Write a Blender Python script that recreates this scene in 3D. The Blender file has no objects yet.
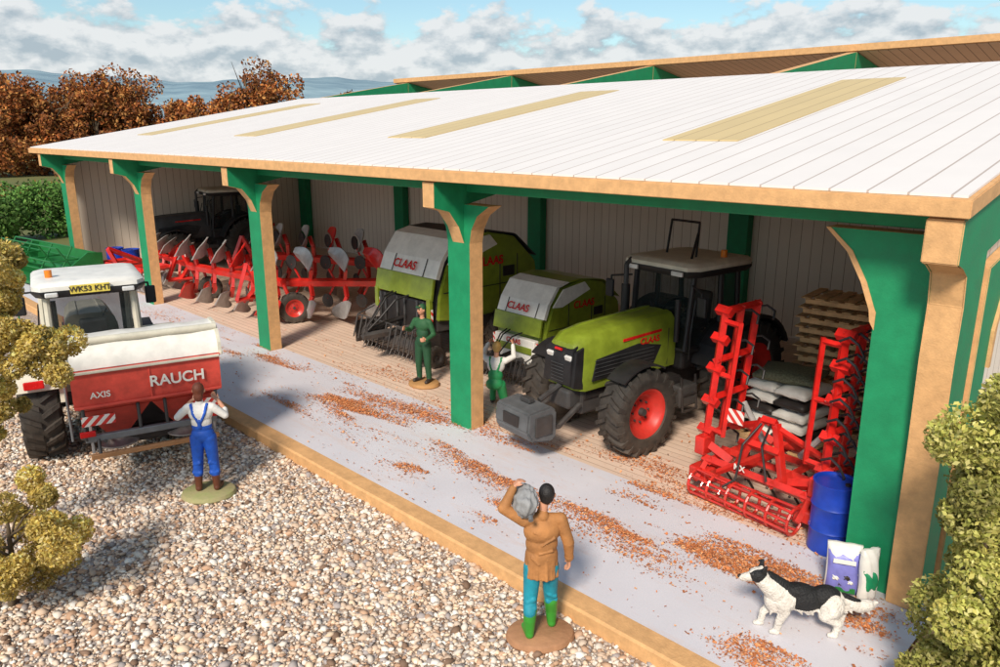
import bpy, bmesh, math, random
import numpy as np
from mathutils import Vector, Matrix, Euler
random.seed(7); rng=np.random.default_rng(7)
rad=math.radians
scene=bpy.context.scene
col=scene.collection
# ------------------------------------------------------------ materials
def nt(name):
    m=bpy.data.materials.new(name); m.use_nodes=True
    t=m.node_tree; b=t.nodes['Principled BSDF']; return m,t,b
def N(t,ty,**k):
    n=t.nodes.new(ty)
    for a,v in k.items(): setattr(n,a,v)
    return n
def L(t,a,b): t.links.new(a,b)
def rgba(c,f=1): return (min(c[0]*f,1),min(c[1]*f,1),min(c[2]*f,1),1)
def mixc(t,fac,a,b,bt='MIX'):
    n=t.nodes.new('ShaderNodeMix'); n.data_type='RGBA'; n.blend_type=bt
    for s,v in ((0,fac),(6,a),(7,b)):
        if isinstance(v,bpy.types.NodeSocket): L(t,v,n.inputs[s])
        else: n.inputs[s].default_value=v
    return n.outputs[2]
def math_(t,op,a,b=0.0,c=0.0):
    n=t.nodes.new('ShaderNodeMath'); n.operation=op
    for s,v in ((0,a),(1,b),(2,c)):
        if isinstance(v,bpy.types.NodeSocket): L(t,v,n.inputs[s])
        else: n.inputs[s].default_value=v
    return n.outputs[0]
def mat(name,c,rough=.5,metal=0,var=.18,scale=4,bump=0,bscale=40,c2=None,coat=0,dirt=0):
    m,t,b=nt(name)
    tc=N(t,'ShaderNodeTexCoord'); n=N(t,'ShaderNodeTexNoise'); n.inputs['Scale'].default_value=scale; n.inputs['Detail'].default_value=4; n.inputs['Roughness'].default_value=.65
    L(t,tc.outputs['Object'],n.inputs['Vector'])
    r=N(t,'ShaderNodeValToRGB'); r.color_ramp.elements[0].position=.35; r.color_ramp.elements[1].position=.7
    r.color_ramp.elements[0].color=rgba(c,1-var); r.color_ramp.elements[1].color=rgba(c2 if c2 else c,1+(var*.6 if not c2 else 0))
    L(t,n.outputs['Fac'],r.inputs['Fac']); cc=r.outputs['Color']
    if dirt:
        s=N(t,'ShaderNodeSeparateXYZ'); L(t,tc.outputs['Object'],s.inputs[0])
        mr=N(t,'ShaderNodeMapRange'); mr.inputs[1].default_value=1.6; mr.inputs[2].default_value=.1; L(t,s.outputs[2],mr.inputs[0])
        n3=N(t,'ShaderNodeTexNoise'); n3.inputs['Scale'].default_value=9; n3.inputs['Detail'].default_value=3; L(t,tc.outputs['Object'],n3.inputs['Vector'])
        f=math_(t,'MULTIPLY',math_(t,'MULTIPLY',mr.outputs[0],n3.outputs['Fac']),dirt)
        cc=mixc(t,f,cc,(.22,.14,.09,1))
    L(t,cc,b.inputs['Base Color'])
    b.inputs['Metallic'].default_value=metal
    rr=math_(t,'MULTIPLY_ADD',n.outputs['Fac'],.3,rough-.15); L(t,rr,b.inputs['Roughness'])
    if coat: b.inputs['Coat Weight'].default_value=coat
    if bump:
        n2=N(t,'ShaderNodeTexNoise'); n2.inputs['Scale'].default_value=bscale; n2.inputs['Detail'].default_value=3
        L(t,tc.outputs['Object'],n2.inputs['Vector'])
        bp=N(t,'ShaderNodeBump'); bp.inputs['Strength'].default_value=bump; bp.inputs['Distance'].default_value=.02
        L(t,n2.outputs['Fac'],bp.inputs['Height']); L(t,bp.outputs['Normal'],b.inputs['Normal'])
    return m
def groove(name,c,gc,axis,sp,w,rough=.6,var=.08,depth=.5):
    m,t,b=nt(name)
    tc=N(t,'ShaderNodeTexCoord'); sx=N(t,'ShaderNodeSeparateXYZ'); L(t,tc.outputs['Object'],sx.inputs[0])
    v=math_(t,'MULTIPLY',sx.outputs[axis],1/sp); fr=math_(t,'FRACT',v)
    d=math_(t,'ABSOLUTE',math_(t,'SUBTRACT',fr,.5)); g=math_(t,'LESS_THAN',d,w/2)
    n=N(t,'ShaderNodeTexNoise'); n.inputs['Scale'].default_value=1.3; n.inputs['Detail'].default_value=5; L(t,tc.outputs['Object'],n.inputs['Vector'])
    wn=N(t,'ShaderNodeTexWhiteNoise',noise_dimensions='1D'); L(t,math_(t,'FLOOR',math_(t,'ADD',v,.5)),wn.inputs['W'])
    f=math_(t,'MULTIPLY_ADD',wn.outputs['Value'],.3,math_(t,'MULTIPLY',n.outputs['Fac'],.8))
    base=mixc(t,f,rgba(c,1-var*1.5),rgba(c,1+var))
    L(t,mixc(t,g,base,rgba(gc)),b.inputs['Base Color']); b.inputs['Roughness'].default_value=rough
    bp=N(t,'ShaderNodeBump'); bp.invert=True; bp.inputs['Strength'].default_value=depth; bp.inputs['Distance'].default_value=.02
    L(t,g,bp.inputs['Height']); L(t,bp.outputs['Normal'],b.inputs['Normal'])
    return m
def attrmat(name,rough=.7,trans=0):
    m,t,b=nt(name); a=N(t,'ShaderNodeAttribute',attribute_name='Col'); L(t,a.outputs['Color'],b.inputs['Base Color'])
    b.inputs['Roughness'].default_value=rough; b.inputs['Specular IOR Level'].default_value=.25
    if trans:
        tl=N(t,'ShaderNodeBsdfTranslucent'); L(t,a.outputs['Color'],tl.inputs['Color'])
        mx=N(t,'ShaderNodeMixShader'); mx.inputs[0].default_value=trans
        L(t,b.outputs[0],mx.inputs[1]); L(t,tl.outputs[0],mx.inputs[2]); L(t,mx.outputs[0],t.nodes['Material Output'].inputs[0])
    return m
M_={}
M_['lime']=mat('lime_paint',(.20,.265,.022),.35,coat=.25,var=.22,dirt=.5)
M_['green']=mat('green_paint',(.006,.25,.10),.6,var=.14,bump=.15)
M_['mdf']=mat('mdf_board',(.67,.38,.165),.8,var=.16,scale=7,bump=.25)
M_['black']=mat('black_plastic',(.015,.015,.017),.5,var=.3,dirt=.25)
M_['tyre']=mat('tyre_rubber',(.020,.019,.018),.75,var=.3,c2=(.045,.04,.034),bump=.2,dirt=.35)
M_['red']=mat('red_paint',(.66,.014,.010),.38,coat=.3,var=.28,dirt=.3)
M_['redrim']=mat('red_rim',(.6,.02,.015),.4,dirt=.35)
M_['hopper']=mat('hopper_red',(.68,.075,.05),.5,var=.22,dirt=.3)
M_['white']=mat('white_panel',(.78,.76,.70),.45,var=.12)
M_['cream']=mat('cream_panel',(.62,.59,.48),.5,var=.15,dirt=.3)
M_['grey']=mat('grey_metal',(.22,.23,.24),.45,.4)
M_['dgrey']=mat('dark_grey_metal',(.06,.062,.065),.5,.3,var=.3,dirt=.4)
M_['weight']=mat('cast_weight',(.12,.125,.13),.5,.1,var=.25,bump=.2)
M_['steel']=mat('worn_steel',(.50,.49,.48),.4,.35,var=.3,dirt=.3)
M_['blue']=mat('barrel_blue',(.01,.05,.40),.35,var=.2)
M_['orange']=mat('orange_lamp',(.9,.25,.02),.3)
M_['redl']=mat('red_lamp',(.6,.01,.01),.25)
M_['lamp']=mat('headlamp',(.8,.8,.78),.1,.2)
M_['wood']=mat('pallet_wood',(.66,.42,.20),.8,var=.3,bump=.3)
M_['lilac']=mat('bag_lilac',(.22,.22,.60),.4,var=.2)
M_['darkgreen']=mat('dark_green_paint',(.012,.16,.035),.45)
M_['trunk']=mat('bark',(.14,.10,.06),.9,var=.4,bump=.6,bscale=12)
M_['net']=mat('netting',(.14,.15,.09),.8,var=.5,scale=30)
def glassm():
    m,t,b=nt('cab_glass'); b.inputs['Base Color'].default_value=(.02,.028,.028,1); b.inputs['Roughness'].default_value=.05
    n=N(t,'ShaderNodeTexNoise'); n.inputs['Scale'].default_value=3
    L(t,math_(t,'MULTIPLY_ADD',n.outputs['Fac'],.25,.36),b.inputs['Alpha']); return m
M_['glass']=glassm()
M_['roof']=groove('roof_sheet',(.78,.735,.70),(.48,.40,.35),0,.40,.06,.6,.05,.5)
M_['sky']=groove('skylight_sheet',(.66,.50,.24),(.45,.32,.15),0,.40,.07,.5,.06,.4)
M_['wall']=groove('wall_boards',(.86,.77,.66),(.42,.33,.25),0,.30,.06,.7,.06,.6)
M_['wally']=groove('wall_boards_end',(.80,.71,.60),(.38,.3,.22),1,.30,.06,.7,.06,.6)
M_['under']=groove('roof_lining',(.56,.38,.24),(.2,.13,.08),0,.30,.08,.7,.1,.6)
M_['plank']=groove('floor_planks',(.72,.54,.42),(.42,.28,.2),1,.17,.09,.7,.12,.5)
def stripem():
    m,t,b=nt('hazard_stripes'); tc=N(t,'ShaderNodeTexCoord'); s=N(t,'ShaderNodeSeparateXYZ'); L(t,tc.outputs['Object'],s.inputs[0])
    v=math_(t,'ADD',math_(t,'ADD',s.outputs[0],s.outputs[1]),s.outputs[2]); g=math_(t,'GREATER_THAN',math_(t,'FRACT',math_(t,'MULTIPLY',v,6)),.5)
    L(t,mixc(t,g,(.75,.7,.65,1),(.6,.03,.02,1)),b.inputs['Base Color']); return m
M_['stripe']=stripem()
def concm():
    m,t,b=nt('concrete_apron'); tc=N(t,'ShaderNodeTexCoord')
    n=N(t,'ShaderNodeTexNoise'); n.inputs['Scale'].default_value=.9; n.inputs['Detail'].default_value=7; L(t,tc.outputs['Object'],n.inputs['Vector'])
    n2=N(t,'ShaderNodeTexNoise'); n2.inputs['Scale'].default_value=60; n2.inputs['Detail'].default_value=2; L(t,tc.outputs['Object'],n2.inputs['Vector'])
    c=mixc(t,n.outputs['Fac'],(.56,.55,.60,1),(.74,.72,.76,1)); c=mixc(t,math_(t,'MULTIPLY',n2.outputs['Fac'],.25),c,(.40,.36,.37,1))
    n3=N(t,'ShaderNodeTexNoise'); n3.inputs['Scale'].default_value=1.3; n3.inputs['Detail'].default_value=7; n3.inputs['Roughness'].default_value=.8
    mp=N(t,'ShaderNodeMapping'); mp.inputs['Scale'].default_value=(.4,1.7,1); mp.inputs['Location'].default_value=(3,7,0); L(t,tc.outputs['Object'],mp.inputs[0]); L(t,mp.outputs[0],n3.inputs['Vector'])
    r=N(t,'ShaderNodeMapRange'); r.inputs[1].default_value=.52; r.inputs[2].default_value=.75; L(t,n3.outputs['Fac'],r.inputs[0])
    c=mixc(t,math_(t,'MULTIPLY',r.outputs[0],.5),c,(.62,.38,.26,1))
    L(t,c,b.inputs['Base Color']); b.inputs['Roughness'].default_value=.75
    bp=N(t,'ShaderNodeBump'); bp.inputs['Strength'].default_value=.2; bp.inputs['Distance'].default_value=.01; L(t,n2.outputs['Fac'],bp.inputs['Height']); L(t,bp.outputs[0],b.inputs['Normal'])
    return m
M_['conc']=concm()
def groundm():
    m,t,b=nt('gravel_and_grass'); tc=N(t,'ShaderNodeTexCoord')
    v=N(t,'ShaderNodeTexVoronoi'); v.inputs['Scale'].default_value=24; L(t,tc.outputs['Object'],v.inputs['Vector'])
    s=N(t,'ShaderNodeSeparateColor'); L(t,v.outputs['Color'],s.inputs[0])
    r=N(t,'ShaderNodeValToRGB'); e=r.color_ramp.elements; e[0].color=(.30,.20,.14,1); e[1].color=(.72,.66,.60,1)
    for p,c in ((.3,(.52,.40,.31,1)),(.55,(.62,.52,.44,1)),(.8,(.42,.38,.37,1))):
        x=e.new(p); x.color=c
    L(t,s.outputs[0],r.inputs[0])
    g=mixc(t,math_(t,'MULTIPLY',v.outputs['Distance'],.8),r.outputs[0],(.16,.11,.08,1))
    n=N(t,'ShaderNodeTexNoise'); n.inputs['Scale'].default_value=.08; n.inputs['Detail'].default_value=6; L(t,tc.outputs['Object'],n.inputs['Vector'])
    gr=mixc(t,n.outputs['Fac'],(.06,.10,.02,1),(.20,.18,.06,1))
    sx=N(t,'ShaderNodeSeparateXYZ'); L(t,tc.outputs['Object'],sx.inputs[0])
    f=math_(t,'LESS_THAN',math_(t,'ADD',sx.outputs[0],math_(t,'MULTIPLY',n.outputs['Fac'],8)),-38)
    L(t,mixc(t,f,g,gr),b.inputs['Base Color']); b.inputs['Roughness'].default_value=.85
    bp=N(t,'ShaderNodeBump'); bp.invert=True; bp.inputs['Strength'].default_value=.6; bp.inputs['Distance'].default_value=.015
    L(t,v.outputs['Distance'],bp.inputs['Height']); L(t,bp.outputs[0],b.inputs['Normal']); return m
M_['ground']=groundm()
# ------------------------------------------------------------ mesh helpers
def empty(name,loc=(0,0,0),rz=0,s=1):
    e=bpy.data.objects.new(name,None); col.objects.link(e); e.location=loc; e.rotation_euler=(0,0,rz); e.scale=(s,s,s); e.empty_display_size=.3; return e
def gm(m): return M_[m] if isinstance(m,str) else m
def fin(name,bm,m,p,smooth=False,m2=None,axis=None,Mx=None,auto=False):
    bmesh.ops.recalc_face_normals(bm,faces=bm.faces)
    if m2 is not None:
        bm.normal_update()
        for f in bm.faces: f.material_index=0 if abs(f.normal[axis])>.9 else 1
    if Mx is not None: bm.transform(Mx)
    me=bpy.data.meshes.new(name); bm.to_mesh(me); bm.free()
    me.materials.append(gm(m))
    if m2 is not None: me.materials.append(gm(m2))
    if smooth:
        for q in me.polygons: q.use_smooth=True
        if auto: 
            try: me.set_sharp_from_angle(angle=rad(38))
            except Exception: pass
    o=bpy.data.objects.new(name,me); col.objects.link(o)
    if p: o.parent=p
    return o
def box(name,p,c,s,m,rot=(0,0,0),bev=.015,tx=1,ty=1,Mx=None):
    bm=bmesh.new(); bmesh.ops.create_cube(bm,size=1)
    for v in bm.verts:
        k=v.co.z+.5
        v.co.x*=s[0]*(1+(tx-1)*k); v.co.y*=s[1]*(1+(ty-1)*k); v.co.z*=s[2]
    b=min(bev,min(s)*.4)
    if b>0: bmesh.ops.bevel(bm,geom=list(bm.edges),offset=b,segments=2,affect='EDGES',profile=.5)
    bm.transform(Matrix.Translation(Vector(c))@Euler(rot).to_matrix().to_4x4())
    return fin(name,bm,m,p,Mx=Mx)
def _cyl(bm,a,b,r,r2=None,n=14,cap=True):
    a=Vector(a);b=Vector(b);d=b-a
    if d.length<1e-6: return
    q=Vector((0,0,1)).rotation_difference(d.normalized()).to_matrix().to_4x4()
    bmesh.ops.create_cone(bm,cap_ends=cap,segments=n,radius1=r,radius2=r if r2 is None else r2,depth=d.length,matrix=Matrix.Translation((a+b)/2)@q)
def cyl(name,p,a,b,r,m,r2=None,n=20,Mx=None):
    bm=bmesh.new(); _cyl(bm,a,b,r,r2,n); return fin(name,bm,m,p,smooth=True,auto=True,Mx=Mx)
def tubes(name,p,lines,r,m,n=8,sq=False,Mx=None):
    bm=bmesh.new()
    for pts in lines:
        for i in range(len(pts)-1):
            _cyl(bm,pts[i],pts[i+1],r*(1.25 if sq else 1),None,4 if sq else n)
        if not sq:
            for q in pts[1:-1]: bmesh.ops.create_icosphere(bm,subdivisions=1,radius=r,matrix=Matrix.Translation(Vector(q)))
    return fin(name,bm,m,p,smooth=not sq,auto=True,Mx=Mx)
def prism(name,p,poly,axis,lo,hi,m,m2=None,bev=0,Mx=None,smooth=False):
    bm=bmesh.new()
    def P(u,v,w):
        return {0:(w,u,v),1:(u,w,v),2:(u,v,w)}[axis]
    A=[bm.verts.new(P(u,v,lo)) for u,v in poly]; B=[bm.verts.new(P(u,v,hi)) for u,v in poly]
    n=len(poly); bm.faces.new(A); bm.faces.new(B[::-1])
    for i in range(n): bm.faces.new((A[i],A[(i+1)%n],B[(i+1)%n],B[i]))
    if bev: bmesh.ops.bevel(bm,geom=list(bm.edges),offset=bev,segments=2,affect='EDGES')
    return fin(name,bm,m,p,m2=m2,axis=axis,Mx=Mx,smooth=smooth,auto=True)
def loft(name,p,secs,m,smooth=True,Mx=None):
    bm=bmesh.new(); V=[[bm.verts.new(q) for q in s] for s in secs]; n=len(secs[0])
    for i in range(len(V)-1):
        for j in range(n): bm.faces.new((V[i][j],V[i][(j+1)%n],V[i+1][(j+1)%n],V[i+1][j]))
    bm.faces.new(V[0]); bm.faces.new(V[-1][::-1])
    return fin(name,bm,m,p,smooth=smooth,auto=True,Mx=Mx)
def lathe(name,p,prof,c,m,axis=0,n=36,close=False,Mx=None):
    bm=bmesh.new(); V=[]
    for k in range(n):
        a=2*math.pi*k/n; row=[]
        for r,h in prof:
            u,v=r*math.cos(a),r*math.sin(a)
            q={0:(h,u,v),1:(u,h,v),2:(u,v,h)}[axis]; row.append(bm.verts.new(Vector(q)+Vector(c)))
        V.append(row)
    K=len(prof)
    for k in range(n):
        for j in range(K if close else K-1):
            a,b,c2,d=V[k][j],V[k][(j+1)%K],V[(k+1)%n][(j+1)%K],V[(k+1)%n][j]
            try: bm.faces.new((a,b,c2,d))
            except Exception: pass
    bmesh.ops.remove_doubles(bm,verts=bm.verts,dist=1e-5)
    return fin(name,bm,m,p,smooth=True,auto=True,Mx=Mx)
def sheet(name,p,vs,m):
    bm=bmesh.new(); bm.faces.new([bm.verts.new(v) for v in vs]); return fin(name,bm,m,p)
def text(name,p,body,size,loc,rot,m,ext=.004):
    c=bpy.data.curves.new(name,'FONT'); c.body=body; c.size=size; c.extrude=ext; c.align_x='CENTER'; c.align_y='CENTER'; c.offset=size*.02
    c.materials.append(gm(m)); o=bpy.data.objects.new(name,c); col.objects.link(o); o.parent=p; o.location=loc; o.rotation_euler=rot; return o
def fast(name,v,f,m,cols=None,smooth=False,p=None):
    v=np.asarray(v,dtype=np.float32); f=np.asarray(f,dtype=np.int32); k=f.shape[1]
    me=bpy.data.meshes.new(name); me.vertices.add(len(v)); me.vertices.foreach_set('co',v.ravel())
    me.loops.add(f.size); me.loops.foreach_set('vertex_index',f.ravel())
    me.polygons.add(len(f)); me.polygons.foreach_set('loop_start',np.arange(0,f.size,k,dtype=np.int32))
    if smooth: me.polygons.foreach_set('use_smooth',np.ones(len(f),dtype=bool))
    me.update(calc_edges=True); me.validate()
    if cols is not None:
        a=me.color_attributes.new('Col','FLOAT_COLOR','POINT'); c=np.ones((len(v),4),dtype=np.float32); c[:,:3]=cols; a.data.foreach_set('color',c.ravel())
    me.materials.append(gm(m)); o=bpy.data.objects.new(name,me); col.objects.link(o)
    if p: o.parent=p
    return o
# ------------------------------------------------------------ world, sun, camera
SD=Vector((.34,-.66,.64)).normalized()
w=bpy.data.worlds.new('World'); scene.world=w; w.use_nodes=True; t=w.node_tree
bg=t.nodes['Background']; out=t.nodes['World Output']
sk=N(t,'ShaderNodeTexSky',sky_type='NISHITA'); sk.sun_disc=False
sk.sun_elevation=math.asin(SD.z); sk.sun_rotation=math.atan2(SD.x,SD.y)
hs=mixc(t,1.0,sk.outputs[0],(.86,.97,.92,1),'MULTIPLY'); L(t,hs,bg.inputs[0]); bg.inputs[1].default_value=.148
tc=N(t,'ShaderNodeTexCoord'); sx=N(t,'ShaderNodeSeparateXYZ'); L(t,tc.outputs['Generated'],sx.inputs[0])
def wnoise(off,sc,det):
    mp=N(t,'ShaderNodeMapping'); mp.inputs['Scale'].default_value=(sc,sc,sc*1.9); mp.inputs['Location'].default_value=(2.3,0,off); L(t,tc.outputs['Generated'],mp.inputs[0])
    n=N(t,'ShaderNodeTexNoise'); n.inputs['Scale'].default_value=1; n.inputs['Detail'].default_value=det; n.inputs['Roughness'].default_value=.56; L(t,mp.outputs[0],n.inputs['Vector']); return n.outputs['Fac']
n1=wnoise(0,14,6); n2=wnoise(.35,14,6)
el=math_(t,'MULTIPLY',math_(t,'SUBTRACT',.124,sx.outputs[2]),4.2); el=math_(t,'MINIMUM',el,.17); el=math_(t,'MAXIMUM',el,-.12)
f=math_(t,'ADD',n1,el); mr=N(t,'ShaderNodeMapRange'); mr.interpolation_type='SMOOTHSTEP'; mr.inputs[1].default_value=.43; mr.inputs[2].default_value=.53; L(t,f,mr.inputs[0])
sh=math_(t,'SUBTRACT',n1,n2); mr2=N(t,'ShaderNodeMapRange'); mr2.inputs[1].default_value=-.12; mr2.inputs[2].default_value=.06; L(t,sh,mr2.inputs[0])
cc=mixc(t,mr2.outputs[0],(.48,.57,.64,1),(.92,.94,.95,1))
b2=N(t,'ShaderNodeBackground'); L(t,cc,b2.inputs[0]); b2.inputs[1].default_value=.90
mx=N(t,'ShaderNodeMixShader'); L(t,math_(t,'MULTIPLY',mr.outputs[0],.94),mx.inputs[0]); L(t,bg.outputs[0],mx.inputs[1]); L(t,b2.outputs[0],mx.inputs[2]); L(t,mx.outputs[0],out.inputs[0])
sl=bpy.data.lights.new('sun','SUN'); sl.energy=4.2; sl.angle=rad(11); sl.color=(1,.89,.76)
so=bpy.data.objects.new('sun',sl); col.objects.link(so); so.rotation_euler=(-SD).to_track_quat('-Z','Y').to_euler()
cd=bpy.data.cameras.new('camera'); cam=bpy.data.objects.new('camera',cd); col.objects.link(cam)
cam.location=(0,0,5.7); cam.rotation_euler=(rad(90-14.95),0,rad(45)); cd.lens=27.36; cd.sensor_width=36; cd.clip_end=6000; cd.clip_start=.1
scene.camera=cam
scene.view_settings.view_transform='Standard'
try: scene.view_settings.look='None'
except Exception: pass
scene.view_settings.exposure=0
# ------------------------------------------------------------ ground / hills
sheet('ground',None,[(-3000,-3000,0),(3000,-3000,0),(3000,3000,0),(-3000,3000,0)],'ground')
def hills():
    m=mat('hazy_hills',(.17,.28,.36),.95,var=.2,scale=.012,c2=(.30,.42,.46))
    V=[];F=[]
    n=160
    for ring,(d,h0) in enumerate(((620,0),(700,26),(900,50),(1300,82),(1500,50))):
        for i in range(n):
            a=rad(95)+rad(100)*i/(n-1)
            h=h0*(1+.05*math.sin(i*.21+ring)+.02*math.sin(i*.63+2*ring)+.01*math.sin(i*1.7))
            if h0==0: h=-.5
            V.append((d*math.cos(a),d*math.sin(a),h))
    for r in range(4):
        for i in range(n-1):
            q=r*n+i; F.append((q,q+1,q+n+1,q+n))
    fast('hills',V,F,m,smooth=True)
hills()
def gravel():
    bm=bmesh.new(); bmesh.ops.create_icosphere(bm,subdivisions=1,radius=1)
    bm.verts.index_update(); bv=np.array([v.co[:] for v in bm.verts]); bf=np.array([[v.index for v in f.verts] for f in bm.faces]); bm.free(); K=len(bv)
    n=92000
    x=rng.uniform(-20,-2.2,n); y=rng.uniform(-.2,6.22,n)
    keep=((y+x)*.7071>-.78*((y-x)*.7071)); x=x[keep];y=y[keep]
    keep=(rng.uniform(0,1,len(x))<np.clip(1.5-np.hypot(x,y)/16,.35,1)); x=x[keep];y=y[keep]; n=len(x)
    s=rng.lognormal(math.log(.0225),.42,n).clip(.009,.062)
    sc=np.stack([s*rng.uniform(.8,1.4,n),s*rng.uniform(.7,1.1,n),s*rng.uniform(.45,.85,n)],1)
    th=rng.uniform(0,6.28,n); c,sn=np.cos(th),np.sin(th)
    P=bv[None]*sc[:,None]*rng.uniform(.75,1.25,(n,K,1))
    tl=rng.uniform(-.5,.5,n)
    X=P[:,:,0]*c[:,None]-P[:,:,1]*sn[:,None]; Y=P[:,:,0]*sn[:,None]+P[:,:,1]*c[:,None]; Z=P[:,:,2]+X*tl[:,None]
    V=np.stack([X+x[:,None],Y+y[:,None],Z+(s*.3+.003)[:,None]],2).reshape(-1,3)
    F=(bf[None]+K*np.arange(n)[:,None,None]).reshape(-1,3)
    pal=np.array([(.77,.68,.58),(.66,.49,.36),(.54,.34,.22),(.82,.76,.68),(.40,.35,.33),(.70,.56,.44),(.24,.15,.10),(.76,.58,.41)])
    cc=pal[rng.choice(8,n,p=[.18,.18,.13,.12,.09,.14,.06,.10])]*rng.uniform(.8,1.1,(n,1))
    fast('gravel',V,F,attrmat('gravel_stone',.75),np.repeat(cc,K,0).clip(0,.85),smooth=False)
gravel()
# ------------------------------------------------------------ shed
FZ=.2
shed=empty('farm_shed')
XL,XR=-34.0,-2.0
sl_=.1765
def zu(y): return 4.87+sl_*(y-8.4)
posts=[-32.9,-25.4,-17.8,-10.2]
box('platform_slab',shed,((XL-1.0-1.9)/2,(6.5+43)/2,.09),(abs(XL)+1-1.9,36.5,.18),'mdf',bev=0)
prism('platform_kerb',shed,[(6.22,.0),(6.52,.0),(6.52,.205),(6.25,.205),(6.22,.18)],0,XL-1,-1.88,'mdf')
box('platform_end_kerb',shed,(-1.80,12,.10),(.16,11.6,.2),'mdf')
sheet('concrete_apron',shed,[(XL-1,6.52,.2),(-1.9,6.52,.2),(-1.9,9.5,.2),(XL-1,9.5,.2)],'conc')
sheet('planked_floor',shed,[(XL-1,9.5,.2),(-1.9,9.5,.2),(-1.9,42,.2),(XL-1,42,.2)],'plank')
prism('front_roof',shed,[(8.4,4.87),(8.4,5.05),(20.3,5.05+sl_*11.9),(20.3,4.87+sl_*11.9)],0,XL,XR,'mdf',bev=.01)
def rt(y): return 5.05+sl_*(y-8.4)
prism('front_roof_sheet',shed,[(8.47,rt(8.47)+.004),(8.47,rt(8.47)+.03),(20.26,rt(20.26)+.03),(20.26,rt(20.26)+.004)],0,XL+.06,XR-.06,'roof')
prism('roof_lining',shed,[(8.9,zu(8.9)-.03),(8.9,zu(8.9)-.004),(20.2,zu(20.2)-.004),(20.2,zu(20.2)-.03)],0,XL+.1,XR-.1,'under')
for i,x in enumerate((-29.2,-21.6,-14.0,-6.55)):
    prism('roof_skylight_%d'%i,shed,[(11.0,rt(11)+.034),(11.0,rt(11)+.05),(18.0,rt(18)+.05),(18.0,rt(18)+.034)],0,x-.67,x+.67,'sky')
prism('rear_roof',shed,[(26,8.14),(26,8.34),(43,5.34),(43,5.14)],0,XL,XR,'mdf')
prism('rear_roof_lining',shed,[(26.1,8.10),(26.1,8.118),(43,5.118),(43,5.10)],0,XL+.1,XR-.1,'under')
def rafter(x,th=.3):
    prism('rafter',shed,[(8.46,zu(8.46)-.035),(20.3,zu(20.3)-.035),(20.32,zu(20.3)+.16),(25.98,8.1),(25.98,7.55),(9.3,4.45),(9.14,4.42),(9.14,3.75),(9.02,4.05),(8.8,4.33),(8.46,4.42)],0,x-th/2,x+th/2,'green','mdf')
    prism('rear_rafter',shed,[(26.0,8.095),(43,5.095),(43,4.7),(26.0,7.6)],0,x-th/2,x+th/2,'green','mdf')
    box('rear_post',shed,(x,42,2.5),(.5,.3,4.6),'green')
for x in posts:
    rafter(x)
    h=.29
    prism('post',shed,[(x-h,.2),(x+h,.2),(x+h,3.75),(x+h+.05,4.0),(x+h+.2,4.25),(x+h+.5,4.44),(x-h-.5,4.44),(x-h-.2,4.25),(x-h-.05,4.0),(x-h,3.75)],1,9.142,9.46,'green','mdf')
    box('inner_post',shed,(x,19.6,3.4),(.6,.3,6.5),'green')
x=-2.22
prism('end_bracket',shed,[(8.46,zu(8.46)-.035),(25.98,8.1),(25.98,7.55),(9.5,4.45),(9.5,.2),(8.98,.2),(8.96,2.2),(8.90,3.3),(8.93,3.9),(8.86,4.25),(8.66,4.36),(8.46,4.4)],0,x-.18,x+.17,'green','mdf',bev=.012)
x=-2.70
prism('corner_post',shed,[(x-.28,.2),(x+.295,.2),(x+.295,4.6),(x-.9,4.6),(x-.62,4.35),(x-.42,4.0),(x-.3,3.7)],1,9.142,9.46,'green','mdf')
prism('knee_trim',shed,[(x-.28,3.66),(x-.30,3.7),(x-.42,4.0),(x-.62,4.35),(x-.9,4.6),(x-.96,4.6),(x-.68,4.33),(x-.49,4.0),(x-.36,3.68),(x-.34,3.55),(x-.28,3.45)],1,9.13,9.46,'mdf')
box('eave_beam',shed,((XL+XR)/2,9.3,4.76),(abs(XL-XR)-.8,.16,.22),'green')
for yy in (12,15,18):
    box('purlin',shed,((XL+XR)/2,yy,zu(yy)-.13),(abs(XL-XR)-.6,.14,.2),'mdf')
box('back_wall',shed,((XL+XR)/2,19.9,3.6),(abs(XL-XR)-.4,.2,6.7),'wall',bev=0)
prism('left_wall',shed,[(9.5,.2),(19.8,.2),(19.8,6.7),(9.5,4.9)],0,XL+.3,XL+.45,'wally')
prism('right_wall',shed,[(9.52,.2),(19.8,.2),(19.8,6.7),(9.52,4.9)],0,-2.28,-2.14,'wally')
for yy in (9.85,13.4,17):
    prism('gable_bracket',shed,[(yy-.25,.2),(yy+.25,.2),(yy+.25,3.4),(yy+.45,3.8),(yy+.9,4.1),(yy+.9,4.45),(yy-.25,4.25)],0,-2.135,-2.01,'green','mdf',bev=.01)
    prism('gable_bracket_edge',shed,[(yy+.25,3.0),(yy+.32,3.0),(yy+.36,3.5),(yy+.55,3.8),(yy+.9,4.0),(yy+.9,4.1),(yy+.45,3.85),(yy+.25,3.45)],0,-2.135,-1.97,'mdf')
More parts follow.
